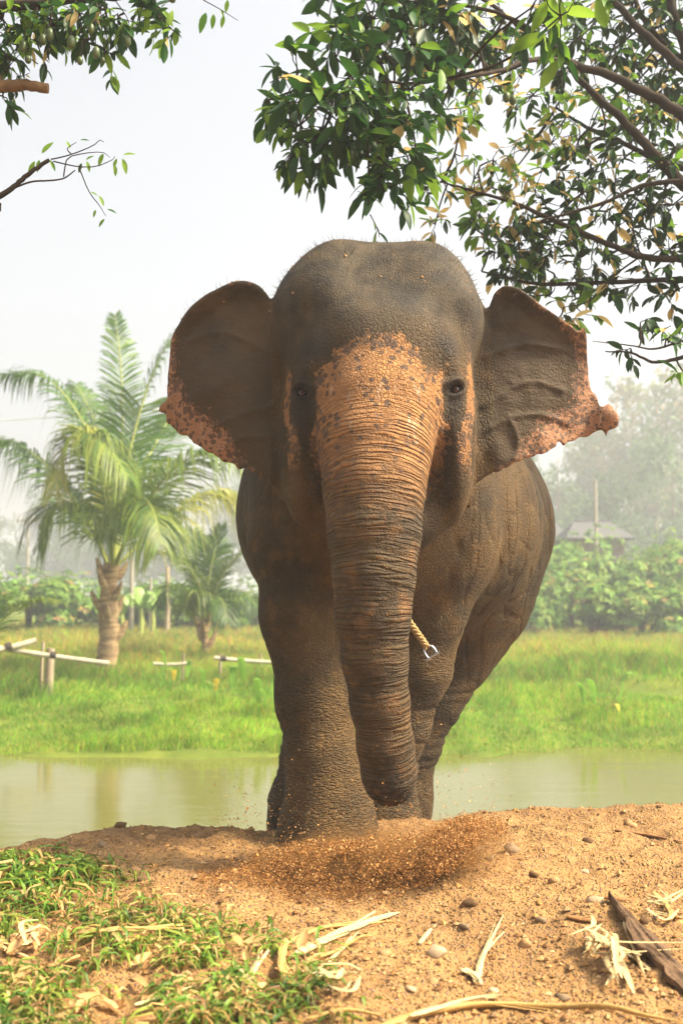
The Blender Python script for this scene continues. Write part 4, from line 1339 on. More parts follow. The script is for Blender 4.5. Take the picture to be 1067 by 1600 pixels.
# ------------------------------------------------------------------ grass of the far bank and field
def grass_field():
    n = 150000
    u = rng.random(n)
    y0, y1 = 14.15, 46.0
    Y = 1 / (1 / y0 - u * (1 / y0 - 1 / y1))
    X = (rng.random(n) - .5) * (0.78 * Y + 3)
    Z = ground_z(X, Y)
    ok = Z > WATER_Z - .03
    X, Y, Z = X[ok], Y[ok], Z[ok]; n = len(X)
    lump = vnoise(X * .55, Y * .55, 0, 61); lump2 = vnoise(X * 1.6, Y * 1.6, 0, 62)
    bank = 1 - sstep(16.5, 20.5, Y + lump * 3 - 1.5)
    lump3 = vnoise(X * 3.3, Y * 2.2, 0, 63)
    H = .05 + .22 * lump2 * lump + .20 * (1 - bank) + .14 * sstep(.55, .85, lump2) * lump3
    H = H * rng.uniform(.55, 1.25, n)
    Wd = rng.uniform(.0045, .0085, n) * (Y / 15) ** .8
    a = rng.uniform(0, 6.28, n); ln = rng.uniform(.15, .75, n)
    d = np.stack([np.cos(a), np.sin(a), np.zeros(n)], 1)
    s = np.stack([-np.sin(a + 1.2), np.cos(a + 1.2), np.zeros(n)], 1) * Wd[:, None]
    p = np.stack([X, Y, Z - .02], 1); up = V(0, 0, 1)
    m1 = p + up * (H * .6)[:, None] + d * (H * ln * .3)[:, None]
    tp = p + up * (H * (1 - ln * .25))[:, None] + d * (H * ln)[:, None]
    vs = np.stack([p - s, p + s, m1 + s * .8, m1 - s * .8, tp], 1).reshape(-1, 3)
    i = np.arange(n)[:, None] * 5
    q = i + np.array([[0, 1, 2, 3]]); t3 = i + np.array([[3, 2, 4]])
    gA = np.array(lin(124, 164, 54)[:3]); gB = np.array(lin(100, 144, 48)[:3]); gC = np.array(lin(160, 142, 76)[:3]); gD = np.array(lin(148, 166, 68)[:3])
    f1 = rng.random((n, 1))
    c = gA * f1 + gB * (1 - f1)
    c = np.where(rng.random((n, 1)) < .22, gD, c)
    dry = ((1 - bank) * (.12 + .42 * sstep(18, 29, Y)) + .06)[:, None] > rng.random((n, 1))
    c = np.where(dry, gC * rng.uniform(.8, 1.15, (n, 1)), c)
    patch = vnoise(X * .9 + 7, Y * .5, 0, 64)[:, None]; patch2 = vnoise(X * 2.7, Y * 1.6, 0, 65)[:, None]
    c = c * (.62 + .55 * patch + .30 * patch2) * np.where(patch > .6, V(1.12, 1.0, .9), V(1, 1, 1))
    c = np.repeat(c, 5, 0)
    m = leaf_mat('field_grass', None, None, .5, .6, use_attr=True, spec=.15)
    return raw_mesh('field_grass', vs, [q, t3], [m], colors=c)
tag(link('field_grass', grass_field()), 'bright green grass and weeds covering the far bank and field', 'grass', kind='stuff')

# ------------------------------------------------------------------ near trees
LEAF_T = [0, .18, .42, .68, .88, 1.0]; LEAF_W = [.012, .125, .18, .15, .07, 0]
def leaf_template(curl=.16, fold=.35, wscale=1.0):
    """unit-length leaf along +X, blade normal +Z, folded on its midrib"""
    vs = []
    for t_, w_ in zip(LEAF_T, LEAF_W):
        z = -curl * t_ * t_
        w_ = w_ * wscale
        vs += [V(t_, 0, z), V(t_, w_, z + fold * w_), V(t_, -w_, z + fold * w_)]
    fs = []
    for i in range(len(LEAF_T) - 1):
        a = i * 3
        fs += [(a, a + 3, a + 4, a + 1), (a, a + 2, a + 5, a + 3)]
    return np.array(vs), np.array(fs)
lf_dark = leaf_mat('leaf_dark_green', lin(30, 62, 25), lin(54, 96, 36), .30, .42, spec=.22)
lf_green = leaf_mat('leaf_green', lin(84, 128, 38), lin(136, 166, 54), .48, .45, spec=.2)
lf_tan = leaf_mat('leaf_withered', lin(196, 166, 100), lin(214, 192, 136), .55, .6, spec=.2)
lf_shade = leaf_mat('leaf_shaded_green', lin(26, 46, 22), lin(44, 70, 30), .22, .45, spec=.2)  # leaf green darkened to stand for shaded, silhouetted foliage
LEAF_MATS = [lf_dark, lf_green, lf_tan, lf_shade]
LV = [leaf_template(.16, .35), leaf_template(.34, .2), leaf_template(.05, .5, 1.15)]
LEAF_ME = [[raw_mesh('leaf', v, f, [m]) for m in LEAF_MATS] for v, f in LV]
limb_mat = plain('branch_bark', lin(56, 45, 34), 0.9, 0.35, 9, 0.7, 0.012, 0.15, (2, 2, 2), lin(44, 36, 28))
sawn_mat = plain('sawn_bark', lin(136, 108, 76), 0.9, 0.35, 14, 0.7, 0.01, 0.15)
fruit_mat = plain('green_fruit', lin(78, 94, 42), 0.4, 0.25, 12, 0.1, 0.004, 0.5)

class NearTree:
    def __init__(s, root, label, seed):
        s.e = empty('fruit_tree', root, label, 'tree')
        s.root = np.array(root, float)
        s.leaves = []; s.nodes = []; s.tw = MB(); s.r = np.random.default_rng(seed)
    def limb(s, pts, r0, r1, name='branch', n=None):
        n = n or max(8, len(pts) * 5)
        P = spline(pts, n)
        P[1:-1] += s.r.normal(0, r0 * .05, (n - 2, 3))
        if name != 'trunk': r0 *= .64; r1 *= .64
        m = MB(); m.tube(P, np.linspace(r0, r1, n), 10 if r0 > .02 else 6, wob=.08)
        part(name, m.mesh(name, [sawn_mat if name == 'sawn_branch' else limb_mat]), s.e)
        s.nodes += [tuple(p) for p in P]
    def nearest(s, p):
        A = np.array(s.nodes); return A[np.argmin(((A - p) ** 2).sum(1))]
    def twig(s, a, b, r0=.006, r1=.0025, sag=.0):
        L = np.linalg.norm(b - a)
        mid = (a + b) / 2 + s.r.normal(0, .08 * L, 3) + V(0, 0, sag * L)
        P = spline([a, mid, b], 6)
        s.tw.tube(P, np.linspace(r0, r1, 6), 5, cap=False)
        return P
    def sprig(s, a, d, n, L, mix):
        """a leafy shoot of n leaves"""
        d = d / np.linalg.norm(d); SL = L * (.55 + .16 * n)
        b = a + d * SL * .6 + V(0, 0, -.12 * SL)
        P = s.twig(a, b, .0028, .0014)
        for k in range(n):
            u = .25 + .75 * (k + s.r.random()) / n
            p = P[min(5, int(u * 5))]
            ang = k * 2.4 + s.r.uniform(-.5, .5)
            dd, sd_, nn = rot_to(d)
            out = sd_ * math.cos(ang) + nn * math.sin(ang)
            ld = dd * s.r.uniform(.2, .9) + out * s.r.uniform(.4, 1.0) + V(0, 0, -s.r.uniform(.15, .95))
            ld /= np.linalg.norm(ld)
            up = V(0, 0, 1) + s.r.normal(0, .55, 3) + out * .3
            m = int(s.r.choice(4, p=mix))
            s.leaves.append((p, ld, up, L * s.r.choice([.45, .65, .85, 1.0, 1.15]) * s.r.uniform(.9, 1.1), m, int(s.r.integers(3))))
    def cluster(s, px, py, Y, rad, nsp, L, mix, nl=(4, 8), ysp=.3, lift=.15):
        c = at(px, py, Y); R = rad * Y / F
        a = s.nearest(c)
        s.twig(a, c, .009 if np.linalg.norm(c - a) > .3 else .006, .004)
        for k in range(nsp):
            d = s.r.normal(0, 1, 3); d /= np.linalg.norm(d)
            q = c + d * V(R, ysp, R) * s.r.uniform(.1, .85)
            if k % 3 == 0 or s.r.random() < .5:
                s.twig(c, q, .0045, .0022)
            dd = d * .7 + V(0, 0, lift) + s.r.normal(0, .35, 3)
            s.sprig(q, dd, int(s.r.integers(*nl)), L, mix)
    def fruit(s, px, py, Y, w_, h_):
        p = at(px, py, Y)
        a = s.nearest(p + V(0, 0, .25)); 
        s.twig(a if np.linalg.norm(a - p) < .6 else p + V(.02, 0, .22), p + V(0, 0, h_ * .9), .003, .002)
        n = 9; t_ = np.linspace(0, math.pi, n)
        m = MB(); m.tube(np.stack([np.zeros(n) + .1 * w_ * np.sin(t_), np.zeros(n), h_ * np.cos(t_)], 1), np.maximum(.0006, w_ * np.sin(t_) ** .8), 10)
        o = link('fruit', m.mesh('fruit', [fruit_mat]), s.e, p - s.root)
    def finish(s, limit=300):
        part('twigs', s.tw.mesh('twigs', [limb_mat]), s.e)['kind'] = 'stuff'
        def key(l):
            p = l[0]; x, y = px_of(*p)
            inside = (-20 < x < 1087) and (-20 < y < 1600)
            return (l[3] / p[1]) * (1 if inside else .01)
        s.leaves.sort(key=key, reverse=True)
        def frame(ld, up):
            sd_ = np.cross(up, ld); sd_ /= np.linalg.norm(sd_) + 1e-9
            return np.stack([ld, sd_, np.cross(ld, sd_)], 1)
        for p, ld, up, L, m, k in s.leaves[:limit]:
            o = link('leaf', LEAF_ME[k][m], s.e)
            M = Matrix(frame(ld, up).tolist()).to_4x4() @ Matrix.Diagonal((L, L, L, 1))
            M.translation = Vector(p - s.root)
            o.matrix_local = M
        rest = s.leaves[limit:]
        if rest:
            vs = []; fs = []; mi = []; k0 = 0
            for p, ld, up, L, m, k in rest:
                v, f = LV[k]
                vs.append((frame(ld, up) @ (v.T * L)).T + p); fs.append(f + k0); mi.append(np.full(len(f), m)); k0 += len(v)
            o = part('foliage', raw_mesh('foliage', np.concatenate(vs), np.concatenate(fs), LEAF_MATS, np.concatenate(mi)), s.e)
            o['kind'] = 'stuff'

# --- right-hand tree: trunk stands outside the frame, limbs reach in
TX, TY = 3.15, 6.1
rt = NearTree((TX, TY, gz(TX, TY)), 'leafy fruit tree whose boughs hang in from the upper right', 77)
rt.limb([V(TX, TY, gz(TX, TY) - .2), V(TX - .08, TY, 1.2), V(TX + .06, TY - .02, 2.4), V(TX + .02, TY, 3.6), V(TX + .15, TY + .1, 5.0)], .24, .13, 'trunk', 20)
def A(pts, Y):
    return [at(a, b, Y + (c[0] if c else 0)) for a, b, *c in pts]
T0 = lambda z: V(TX, TY, z)
rt.limb([T0(2.7)] + A([(1120, 240), (1067, 180), (1000, 142), (950, 117), (885, 96), (840, 62), (795, 28), (745, -8)], 5.9), .062, .014)
rt.limb([T0(2.3)] + A([(1120, 330), (1067, 288), (1035, 256), (1000, 216), (955, 172), (912, 132), (888, 104)], 6.0), .07, .022)
rt.limb([T0(2.4)] + A([(1120, 282), (1067, 263), (1010, 243), (960, 216), (920, 201), (868, 168)], 6.3), .042, .012)
rt.limb(A([(890, 98), (850, 92), (815, 97), (780, 110), (720, 121), (650, 130), (590, 128), (540, 136)], 5.9)[:1] + A([(850, 92, -.1), (815, 97, -.3), (780, 110, -.5), (720, 121, -.7), (650, 130, -.9), (590, 128, -1.0), (520, 140, -1.1)], 5.9), .026, .005)
rt.limb([T0(3.2)] + A([(1120, 150), (1067, 108), (1040, 84), (1000, 46), (955, 0), (930, -40)], 6.2), .06, .025)
rt.limb([T0(3.6)] + A([(1110, 120), (1067, 62), (1050, 20), (1040, -40)], 6.4), .065, .04)
rt.limb([T0(3.4)] + A([(1120, 130), (1040, 70), (1000, 20), (985, -30)], 6.5), .035, .02)
rt.limb([T0(1.9)] + A([(1120, 412), (1067, 406), (1005, 402), (950, 381), (870, 346), (800, 316), (740, 299), (690, 284)], 6.0), .042, .008)
rt.limb([T0(1.8)] + A([(1120, 440), (1067, 436), (950, 442), (850, 444), (800, 436), (752, 424)], 6.2), .034, .008)
rt.limb([T0(2.2)] + A([(1120, 290), (1067, 283), (1000, 291), (955, 312), (900, 330), (845, 345)], 5.8), .03, .01)
rt.limb([T0(1.5)] + A([(1120, 545), (1067, 558), (1022, 566), (985, 551), (945, 549)], 5.7), .028, .006)
rt.limb(A([(1067, 532), (1022, 545), (985, 540), (925, 533)], 5.75), .012, .003)
rt.limb(A([(888, 104), (905, 130), (930, 150), (945, 190), (938, 215)], 6.0), .016, .006)
rt.limb(A([(900, 105), (850, 60), (790, 25), (720, 8), (640, 2), (560, -6)], 5.6), .022, .008)
rt.limb(A([(868, 346), (840, 390), (810, 425), (792, 470)], 6.1), .010, .004)
rt.limb(A([(1000, 400), (960, 430), (920, 470), (880, 480)], 6.1), .010, .004)
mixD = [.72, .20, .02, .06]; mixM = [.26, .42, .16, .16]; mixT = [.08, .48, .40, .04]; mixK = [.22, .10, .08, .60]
LN = .122
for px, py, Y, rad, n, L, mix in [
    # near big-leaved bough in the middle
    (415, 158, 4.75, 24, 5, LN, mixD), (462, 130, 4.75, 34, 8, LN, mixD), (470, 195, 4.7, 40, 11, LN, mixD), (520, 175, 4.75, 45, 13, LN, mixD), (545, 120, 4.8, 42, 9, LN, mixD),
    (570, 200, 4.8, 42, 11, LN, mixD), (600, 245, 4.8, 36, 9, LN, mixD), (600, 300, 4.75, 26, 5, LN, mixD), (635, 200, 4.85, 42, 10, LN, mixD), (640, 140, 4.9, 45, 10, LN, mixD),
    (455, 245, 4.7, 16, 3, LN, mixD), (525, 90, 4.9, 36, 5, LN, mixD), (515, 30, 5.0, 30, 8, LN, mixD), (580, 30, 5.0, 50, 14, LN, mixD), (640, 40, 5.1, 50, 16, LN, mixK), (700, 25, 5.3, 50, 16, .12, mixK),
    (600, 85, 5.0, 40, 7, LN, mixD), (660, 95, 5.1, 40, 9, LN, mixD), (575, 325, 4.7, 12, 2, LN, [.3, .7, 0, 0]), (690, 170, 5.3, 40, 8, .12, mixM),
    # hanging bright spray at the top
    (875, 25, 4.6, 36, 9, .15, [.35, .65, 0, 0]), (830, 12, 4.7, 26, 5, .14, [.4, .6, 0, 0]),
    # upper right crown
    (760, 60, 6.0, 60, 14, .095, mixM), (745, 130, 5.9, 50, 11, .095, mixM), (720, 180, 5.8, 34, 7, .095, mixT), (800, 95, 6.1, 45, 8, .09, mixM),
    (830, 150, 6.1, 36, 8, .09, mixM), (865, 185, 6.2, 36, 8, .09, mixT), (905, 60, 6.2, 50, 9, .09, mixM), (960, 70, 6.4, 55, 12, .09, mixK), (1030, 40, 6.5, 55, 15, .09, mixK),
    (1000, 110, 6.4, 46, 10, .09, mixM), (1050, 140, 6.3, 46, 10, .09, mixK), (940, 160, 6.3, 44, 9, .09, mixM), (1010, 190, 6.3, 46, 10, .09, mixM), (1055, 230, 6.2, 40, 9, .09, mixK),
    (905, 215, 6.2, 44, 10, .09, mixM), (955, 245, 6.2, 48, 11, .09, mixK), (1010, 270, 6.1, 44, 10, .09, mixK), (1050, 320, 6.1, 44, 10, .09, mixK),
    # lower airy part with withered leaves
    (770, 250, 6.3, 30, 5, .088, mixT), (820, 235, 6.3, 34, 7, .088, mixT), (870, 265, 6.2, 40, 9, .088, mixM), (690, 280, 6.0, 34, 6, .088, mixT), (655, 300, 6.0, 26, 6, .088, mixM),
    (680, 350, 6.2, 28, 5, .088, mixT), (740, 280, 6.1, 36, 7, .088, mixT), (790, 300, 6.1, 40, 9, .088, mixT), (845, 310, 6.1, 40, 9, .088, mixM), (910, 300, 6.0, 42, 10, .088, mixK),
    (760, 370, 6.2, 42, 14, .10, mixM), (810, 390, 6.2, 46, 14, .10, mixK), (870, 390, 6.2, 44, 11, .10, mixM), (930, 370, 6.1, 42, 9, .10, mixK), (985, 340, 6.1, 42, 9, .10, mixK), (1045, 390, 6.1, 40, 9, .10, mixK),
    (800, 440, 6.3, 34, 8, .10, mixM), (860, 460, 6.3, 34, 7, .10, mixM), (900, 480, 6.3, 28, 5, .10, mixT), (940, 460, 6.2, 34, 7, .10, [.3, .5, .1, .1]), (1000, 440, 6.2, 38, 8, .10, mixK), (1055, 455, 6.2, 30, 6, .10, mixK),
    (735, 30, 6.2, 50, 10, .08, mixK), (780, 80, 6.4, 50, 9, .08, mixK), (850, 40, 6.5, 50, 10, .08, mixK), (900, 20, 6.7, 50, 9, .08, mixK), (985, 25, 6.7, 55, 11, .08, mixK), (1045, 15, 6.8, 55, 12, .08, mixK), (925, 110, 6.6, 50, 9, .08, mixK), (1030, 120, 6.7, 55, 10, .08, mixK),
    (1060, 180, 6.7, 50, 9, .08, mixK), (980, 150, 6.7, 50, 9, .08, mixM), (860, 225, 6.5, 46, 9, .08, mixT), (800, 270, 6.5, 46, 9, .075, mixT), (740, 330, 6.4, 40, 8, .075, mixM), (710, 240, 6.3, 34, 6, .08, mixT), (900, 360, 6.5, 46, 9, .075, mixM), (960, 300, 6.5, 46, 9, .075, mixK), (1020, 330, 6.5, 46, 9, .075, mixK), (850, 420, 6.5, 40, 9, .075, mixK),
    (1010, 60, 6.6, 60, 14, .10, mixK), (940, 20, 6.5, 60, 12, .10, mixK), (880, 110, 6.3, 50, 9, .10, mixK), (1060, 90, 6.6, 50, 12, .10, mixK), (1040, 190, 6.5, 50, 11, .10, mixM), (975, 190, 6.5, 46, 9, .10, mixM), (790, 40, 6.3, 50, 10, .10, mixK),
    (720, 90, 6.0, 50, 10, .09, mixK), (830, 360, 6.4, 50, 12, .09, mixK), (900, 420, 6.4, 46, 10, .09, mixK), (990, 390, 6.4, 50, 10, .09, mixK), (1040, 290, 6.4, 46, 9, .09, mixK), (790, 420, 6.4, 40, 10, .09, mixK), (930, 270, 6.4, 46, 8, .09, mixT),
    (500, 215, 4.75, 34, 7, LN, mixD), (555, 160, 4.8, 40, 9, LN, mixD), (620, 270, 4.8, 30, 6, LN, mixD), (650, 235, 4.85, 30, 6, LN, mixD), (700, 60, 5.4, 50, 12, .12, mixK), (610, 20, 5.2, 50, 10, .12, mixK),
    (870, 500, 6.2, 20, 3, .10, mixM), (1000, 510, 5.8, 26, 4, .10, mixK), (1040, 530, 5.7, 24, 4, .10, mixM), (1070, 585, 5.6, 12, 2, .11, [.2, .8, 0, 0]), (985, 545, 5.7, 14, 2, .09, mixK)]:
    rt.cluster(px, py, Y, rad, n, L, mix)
for px, py, Y in [(790, 152, 5.9), (800, 156, 5.92), (763, 156, 5.9), (547, 243, 4.75), (650, 58, 5.0), (664, 70, 5.0), (905, 427, 6.1), (893, 480, 6.2)]:
    rt.fruit(px, py, Y, .022, .030)
rt.finish(300)

# --- left-hand tree
LX, LY = -3.2, 4.3
lt = NearTree((LX, LY, gz(LX, LY)), 'fruit tree at the upper left with hanging green fruit and a sawn bough', 78)
lt.limb([V(LX, LY, gz(LX, LY) - .2), V(LX + .05, LY, 1.5), V(LX - .05, LY + .1, 3.0), V(LX, LY, 4.6)], .22, .12, 'trunk', 16)
L0_ = lambda z: V(LX, LY, z)
lt.limb([L0_(3.3)] + A([(-60, 30), (0, 12), (60, 6), (130, -2), (215, -6), (300, -16)], 4.9), .06, .012)
lt.limb([L0_(2.7)] + A([(-60, 132), (-10, 134), (20, 135), (38, 133), (76, 138)], 4.9), .056, .036, 'sawn_branch')
lt.limb([L0_(2.2)] + A([(-60, 345), (-10, 312), (20, 294), (45, 272), (78, 250)], 4.7), .026, .014)
lt.limb(A([(18, 296), (50, 284), (96, 280), (118, 266)], 4.7), .008, .004)
for p_ in ([(80, 249), (110, 242), (145, 228), (156, 219), (163, 222)], [(84, 252), (120, 260), (150, 260), (175, 250), (180, 244)], [(100, 276), (106, 248), (130, 240), (160, 238), (172, 246)],
           [(112, 241), (106, 232), (120, 222)], [(124, 262), (140, 300), (155, 320), (166, 338)]):
    lt.limb(A(p_, 4.7), .005, .002, 'branch', 10)
for p_ in ([(60, 100), (40, 80), (75, 45), (110, 20), (135, 0)], [(150, 2), (158, 40), (164, 80), (166, 98)], [(118, 10), (130, 60), (128, 85)], [(8, 112), (25, 92), (55, 60)],
           [(236, 0), (252, 25), (272, 50)], [(318, 0), (345, 15), (372, 32)], [(180, 0), (200, 30), (202, 55)]):
    lt.limb(A(p_, 4.9), .004, .002, 'branch', 10)
mixL = [.55, .35, .04, .06]
for px, py, rad, n in [(5, 30, 30, 8), (35, 35, 30, 9), (80, 30, 30, 8), (10, 85, 22, 5), (32, 70, 22, 4), (95, 40, 18, 3), (125, 20, 26, 8), (165, 15, 26, 7), (185, 25, 20, 5), (195, 45, 14, 3),
                       (140, 60, 18, 4), (165, 80, 12, 3), (238, 4, 18, 6), (250, 30, 18, 4), (265, 45, 14, 3), (30, 120, 18, 3), (5, 150, 12, 2), (60, 70, 14, 3), (85, 55, 10, 2)]:
    lt.cluster(px, py, 4.9, rad, int(n * 1.5), .09, mixL, (3, 6), .15)
# single leaves of the bare twig
for px, py, dx, dy, L in [(66, 240, 18, -22, .075), (55, 252, -10, 20, .07), (62, 250, -4, 20, .055), (78, 250, 12, 20, .055), (110, 232, -4, -10, .04), (126, 219, 12, -1, .04), (128, 255, -4, 12, .045), (136, 252, 5, 16, .05),
                          (135, 250, 10, -7, .04), (162, 240, -8, 18, .06), (183, 248, -4, 10, .045), (180, 258, 1, 14, .05), (192, 248, 7, 24, .07), (193, 242, 18, -3, .055), (142, 300, 10, 4, .035), (155, 306, 8, 14, .05),
                          (168, 327, 16, 5, .045), (150, 328, -3, 9, .035), (164, 342, -10, 12, .045), (322, 20, -10, 30, .10), (345, 14, 4, 9, .04), (350, 24, -5, 24, .06), (356, 0, -2, 12, .06), (334, 22, -2, 20, .07)]:
    Y_ = 4.9 if py < 60 else 4.7
    p = at(px, py, Y_); q = at(px + dx, py + dy, Y_)
    lt.leaves.append((p, (q - p) / np.linalg.norm(q - p), V(.2, -.7, .6), L, 0 if px > 60 and py % 2 else 1, 0))
for px, py, w_, h_ in [(67, 62, .020, .027), (111, 66, .021, .033), (44, 93, .017, .020), (199, 64, .017, .027), (125, 95, .015, .021), (161, 94, .010, .014), (150, 82, .019, .029), (142, 45, .017, .026), (269, -2, .018, .02), (78, 54, .018, .032), (36, 72, .018, .03)]:
    lt.fruit(px, py, 4.8, w_ * .95, h_ * .95)
lt.finish(300)

# ------------------------------------------------------------------ rope with shackle
rope_mat = plain('rope_fibre', lin(176, 146, 98), 0.95, 0.45, 90, 0.5, 0.002, 0.1)
steel = NT('shackle_steel')
steel_mat = steel.finish(steel.principled((.35, .36, .38, 1), .3, None, .5, Metallic=1.0))
rp = [at(598, 870, 4.62), at(606, 915, 4.56), at(620, 943, 4.5), at(634, 965, 4.46), at(652, 990, 4.44), at(667, 1012, 4.43)]
RP = spline(rp, 60)
re_ = empty('halter_rope', RP[-1], 'braided straw coloured rope with steel shackle swinging out from behind the trunk', 'rope')
T_ = np.gradient(RP, axis=0); T_ /= np.linalg.norm(T_, axis=1)[:, None]
for k in range(3):
    m = MB(); pts = []
    for i in range(60):
        dd, sd_, nn = rot_to(T_[i], (0, 1, 0)); a = i * .75 + k * 2.094
        pts.append(RP[i] + (sd_ * math.cos(a) + nn * math.sin(a)) * .0088)
    m.tube(pts, .0078, 6); part('strand', m.mesh('rope_strand', [rope_mat]), re_)
dn = T_[-1]; sd_ = np.cross(dn, V(0, 1, 0)); sd_ /= np.linalg.norm(sd_)
m = MB(); q0 = RP[-1]
m.tube(spline([q0 + sd_ * .020 + dn * .045, q0 + sd_ * .020 + dn * .01, q0 - dn * .008, q0 - sd_ * .020 + dn * .01, q0 - sd_ * .020 + dn * .045], 20), .0055, 8)
sh = part('shackle', m.mesh('shackle', [steel_mat]), re_)
m = MB(); m.tube([q0 + sd_ * .034 + dn * .040, q0 - sd_ * .034 + dn * .040], .006, 8); part('pin', m.mesh('shackle_pin', [steel_mat]), sh)

# ------------------------------------------------------------------ foreground: stones, gravel, straw, bark, grass, flying soil
def rock_mesh(seed, sub=2):
    r = np.random.default_rng(seed)
    bm = bmesh.new(); bmesh.ops.create_icosphere(bm, subdivisions=sub, radius=1)
    sc = r.uniform(.65, 1.15, 3); off = r.uniform(0, 50, 3)
    co = np.array([v.co[:] for v in bm.verts])
    n_ = vnoise(co[:, 0] * 1.7 + off[0], co[:, 1] * 1.7 + off[1], co[:, 2] * 1.7 + off[2], 5) + .35 * vnoise(co[:, 0] * 4 + off[0], co[:, 1] * 4, co[:, 2] * 4, 6)
    co = np.sign(co) * np.abs(co) ** .85 * (.55 + .75 * n_)[:, None] * sc * V(1, 1, .62)
    for v, q in zip(bm.verts, co): v.co = q
    me = bpy.data.meshes.new('stone'); bm.to_mesh(me); bm.free()
    for p_ in me.polygons: p_.use_smooth = sub > 1
    return me
stone_mats = [plain('stone_grey', lin(140, 118, 92), .95, .3, 20, .5, .004, .15), plain('stone_tan', lin(170, 132, 90), .95, .25, 20, .5, .004, .15), plain('stone_dark', lin(112, 86, 60), .95, .3, 20, .5, .004, .1), plain('stone_pale', lin(178, 154, 122), .9, .2, 20, .4, .004, .2)]
STONES = [(560 * .5315 + 500, 165 * .5315 + 1240, 13, 0, 'grey flat stone on the crest right of the flying soil'), (683, 1492, 14, 3, 'pale grey stone between the straw stalks in the middle foreground'), (735, 1412, 11, 2, 'dark brown clod at the lower right end of the flying soil'),
          (800, 1330, 12, 0, 'grey angular stone on the upper right slope'), (866, 1378, 11, 1, 'tan clod in the middle of the right slope'), (930, 1408, 10, 3, 'pale pebble left of the reddish stick'), (912, 1363, 7, 3, 'small white pebble on the right slope'), (677, 1535, 9, 1, 'tan pebble below the pale grey stone'),
          (820, 1480, 10, 1, 'rounded tan pebble left of the husk'), (725, 1450, 9, 0, 'grey pebble above the upright straw'), (834, 1240 + 240 * .5315, 10, 2, 'dark clod in the middle distance of the right slope'), (918, 1315, 9, 2, 'dark angular stone near the right crest'),
          (985, 1290, 12, 1, 'tan flat stone on the right crest'), (188, 1292, 12, 2, 'dark clod on the left crest beside the water'), (88, 1328, 8, 2, 'dark clod at the water\'s edge on the far left'), (112, 1333, 9, 1, 'orange stone at the left crest'), (160, 1322, 9, 0, 'grey pebble on the left crest'),
          (235, 1310, 10, 1, 'tan pebble below the left crest clod'), (213, 1364, 11, 1, 'tan stone above the left grass'), (222, 1374, 9, 2, 'dark stone just above the left grass'), (727, 1268, 9, 2, 'dark clod on the crest just right of the elephant'), (786, 1260, 6, 2, 'small dark lump at the top of the right crest'),
          (770, 1550, 10, 3, 'pale pebble near the upright straw\'s foot'), (880, 1560, 10, 0, 'grey pebble above the long cane stalk'), (643, 1545, 9, 3, 'white pebble left of the upright straw'), (1010, 1440, 9, 1, 'tan clod beside the bark'), (600, 1490, 9, 1, 'tan clod between the straw heap and the pale stone'),
          (845, 1440, 8, 0, 'grey pebble left of the reddish stick\'s end'), (765, 1345, 8, 0, 'grey pebble beside the flying soil\'s right edge')]
for i, (px, py, r_, m_, lb) in enumerate(STONES):
    p = on_ground(px, py); me = rock_mesh(900 + i); me.materials.append(stone_mats[m_])
    o = tag(link('stone', me, None, p + V(0, 0, r_ * p[1] / F * .08)), lb, 'stone', 'stones on the sandy bank')
    s = r_ * p[1] / F; o.scale = (s, s, s); o.rotation_euler = (random.uniform(-.3, .3), random.uniform(-.3, .3), random.uniform(0, 6))

def gravel(n):
    tv = np.array([(1, 0, 0), (-1, 0, 0), (0, 1, 0), (0, -1, 0), (0, 0, 1), (0, 0, -1)], float)
    tf = np.array([(0, 2, 4), (2, 1, 4), (1, 3, 4), (3, 0, 4), (2, 0, 5), (1, 2, 5), (3, 1, 5), (0, 3, 5)])
    Y = 1 / (1 / 2.4 - rng.random(n) * (1 / 2.4 - 1 / 5.9)); X = (rng.random(n) - .42) * (.85 * Y)
    s = np.exp(rng.normal(-5.65, .58, n)).clip(.0012, .017)
    keep = ~((X < -.35) & (Y < 3.7) & (rng.random(n) < .7))
    X, Y, s = X[keep], Y[keep], s[keep]; n = len(X)
    P = np.stack([X, Y, ground_z(X, Y) + s * .3], 1)
    vs = tv[None] * s[:, None, None] * rng.uniform(.6, 1.3, (n, 6, 3)) * V(1.1, 1.1, .75)
    a = rng.uniform(0, 6.28, n); ca, sa = np.cos(a), np.sin(a)
    x = vs[:, :, 0] * ca[:, None] - vs[:, :, 1] * sa[:, None]; y = vs[:, :, 0] * sa[:, None] + vs[:, :, 1] * ca[:, None]
    vs = np.stack([x, y, vs[:, :, 2]], -1) + P[:, None]
    fs = (tf[None] + (np.arange(n) * 6)[:, None, None]).reshape(-1, 3)
    c = pal([(148, 112, 68), (166, 130, 84), (128, 94, 56), (144, 116, 82), (170, 138, 96), (108, 78, 50), (158, 118, 70)], n, rng)
    return vs.reshape(-1, 3), fs, np.repeat(c, 6, 0)
t = NT('loose_grains'); gm = t.finish(t.principled(t.attr('col').outputs['Color'], .95, None, .1))
v, f, c = gravel(15000)
tag(link('gravel', raw_mesh('gravel', v, f, [gm], smooth=False, colors=c)), 'loose gravel and crumbs of soil strewn over the sandy bank', 'gravel', kind='stuff')

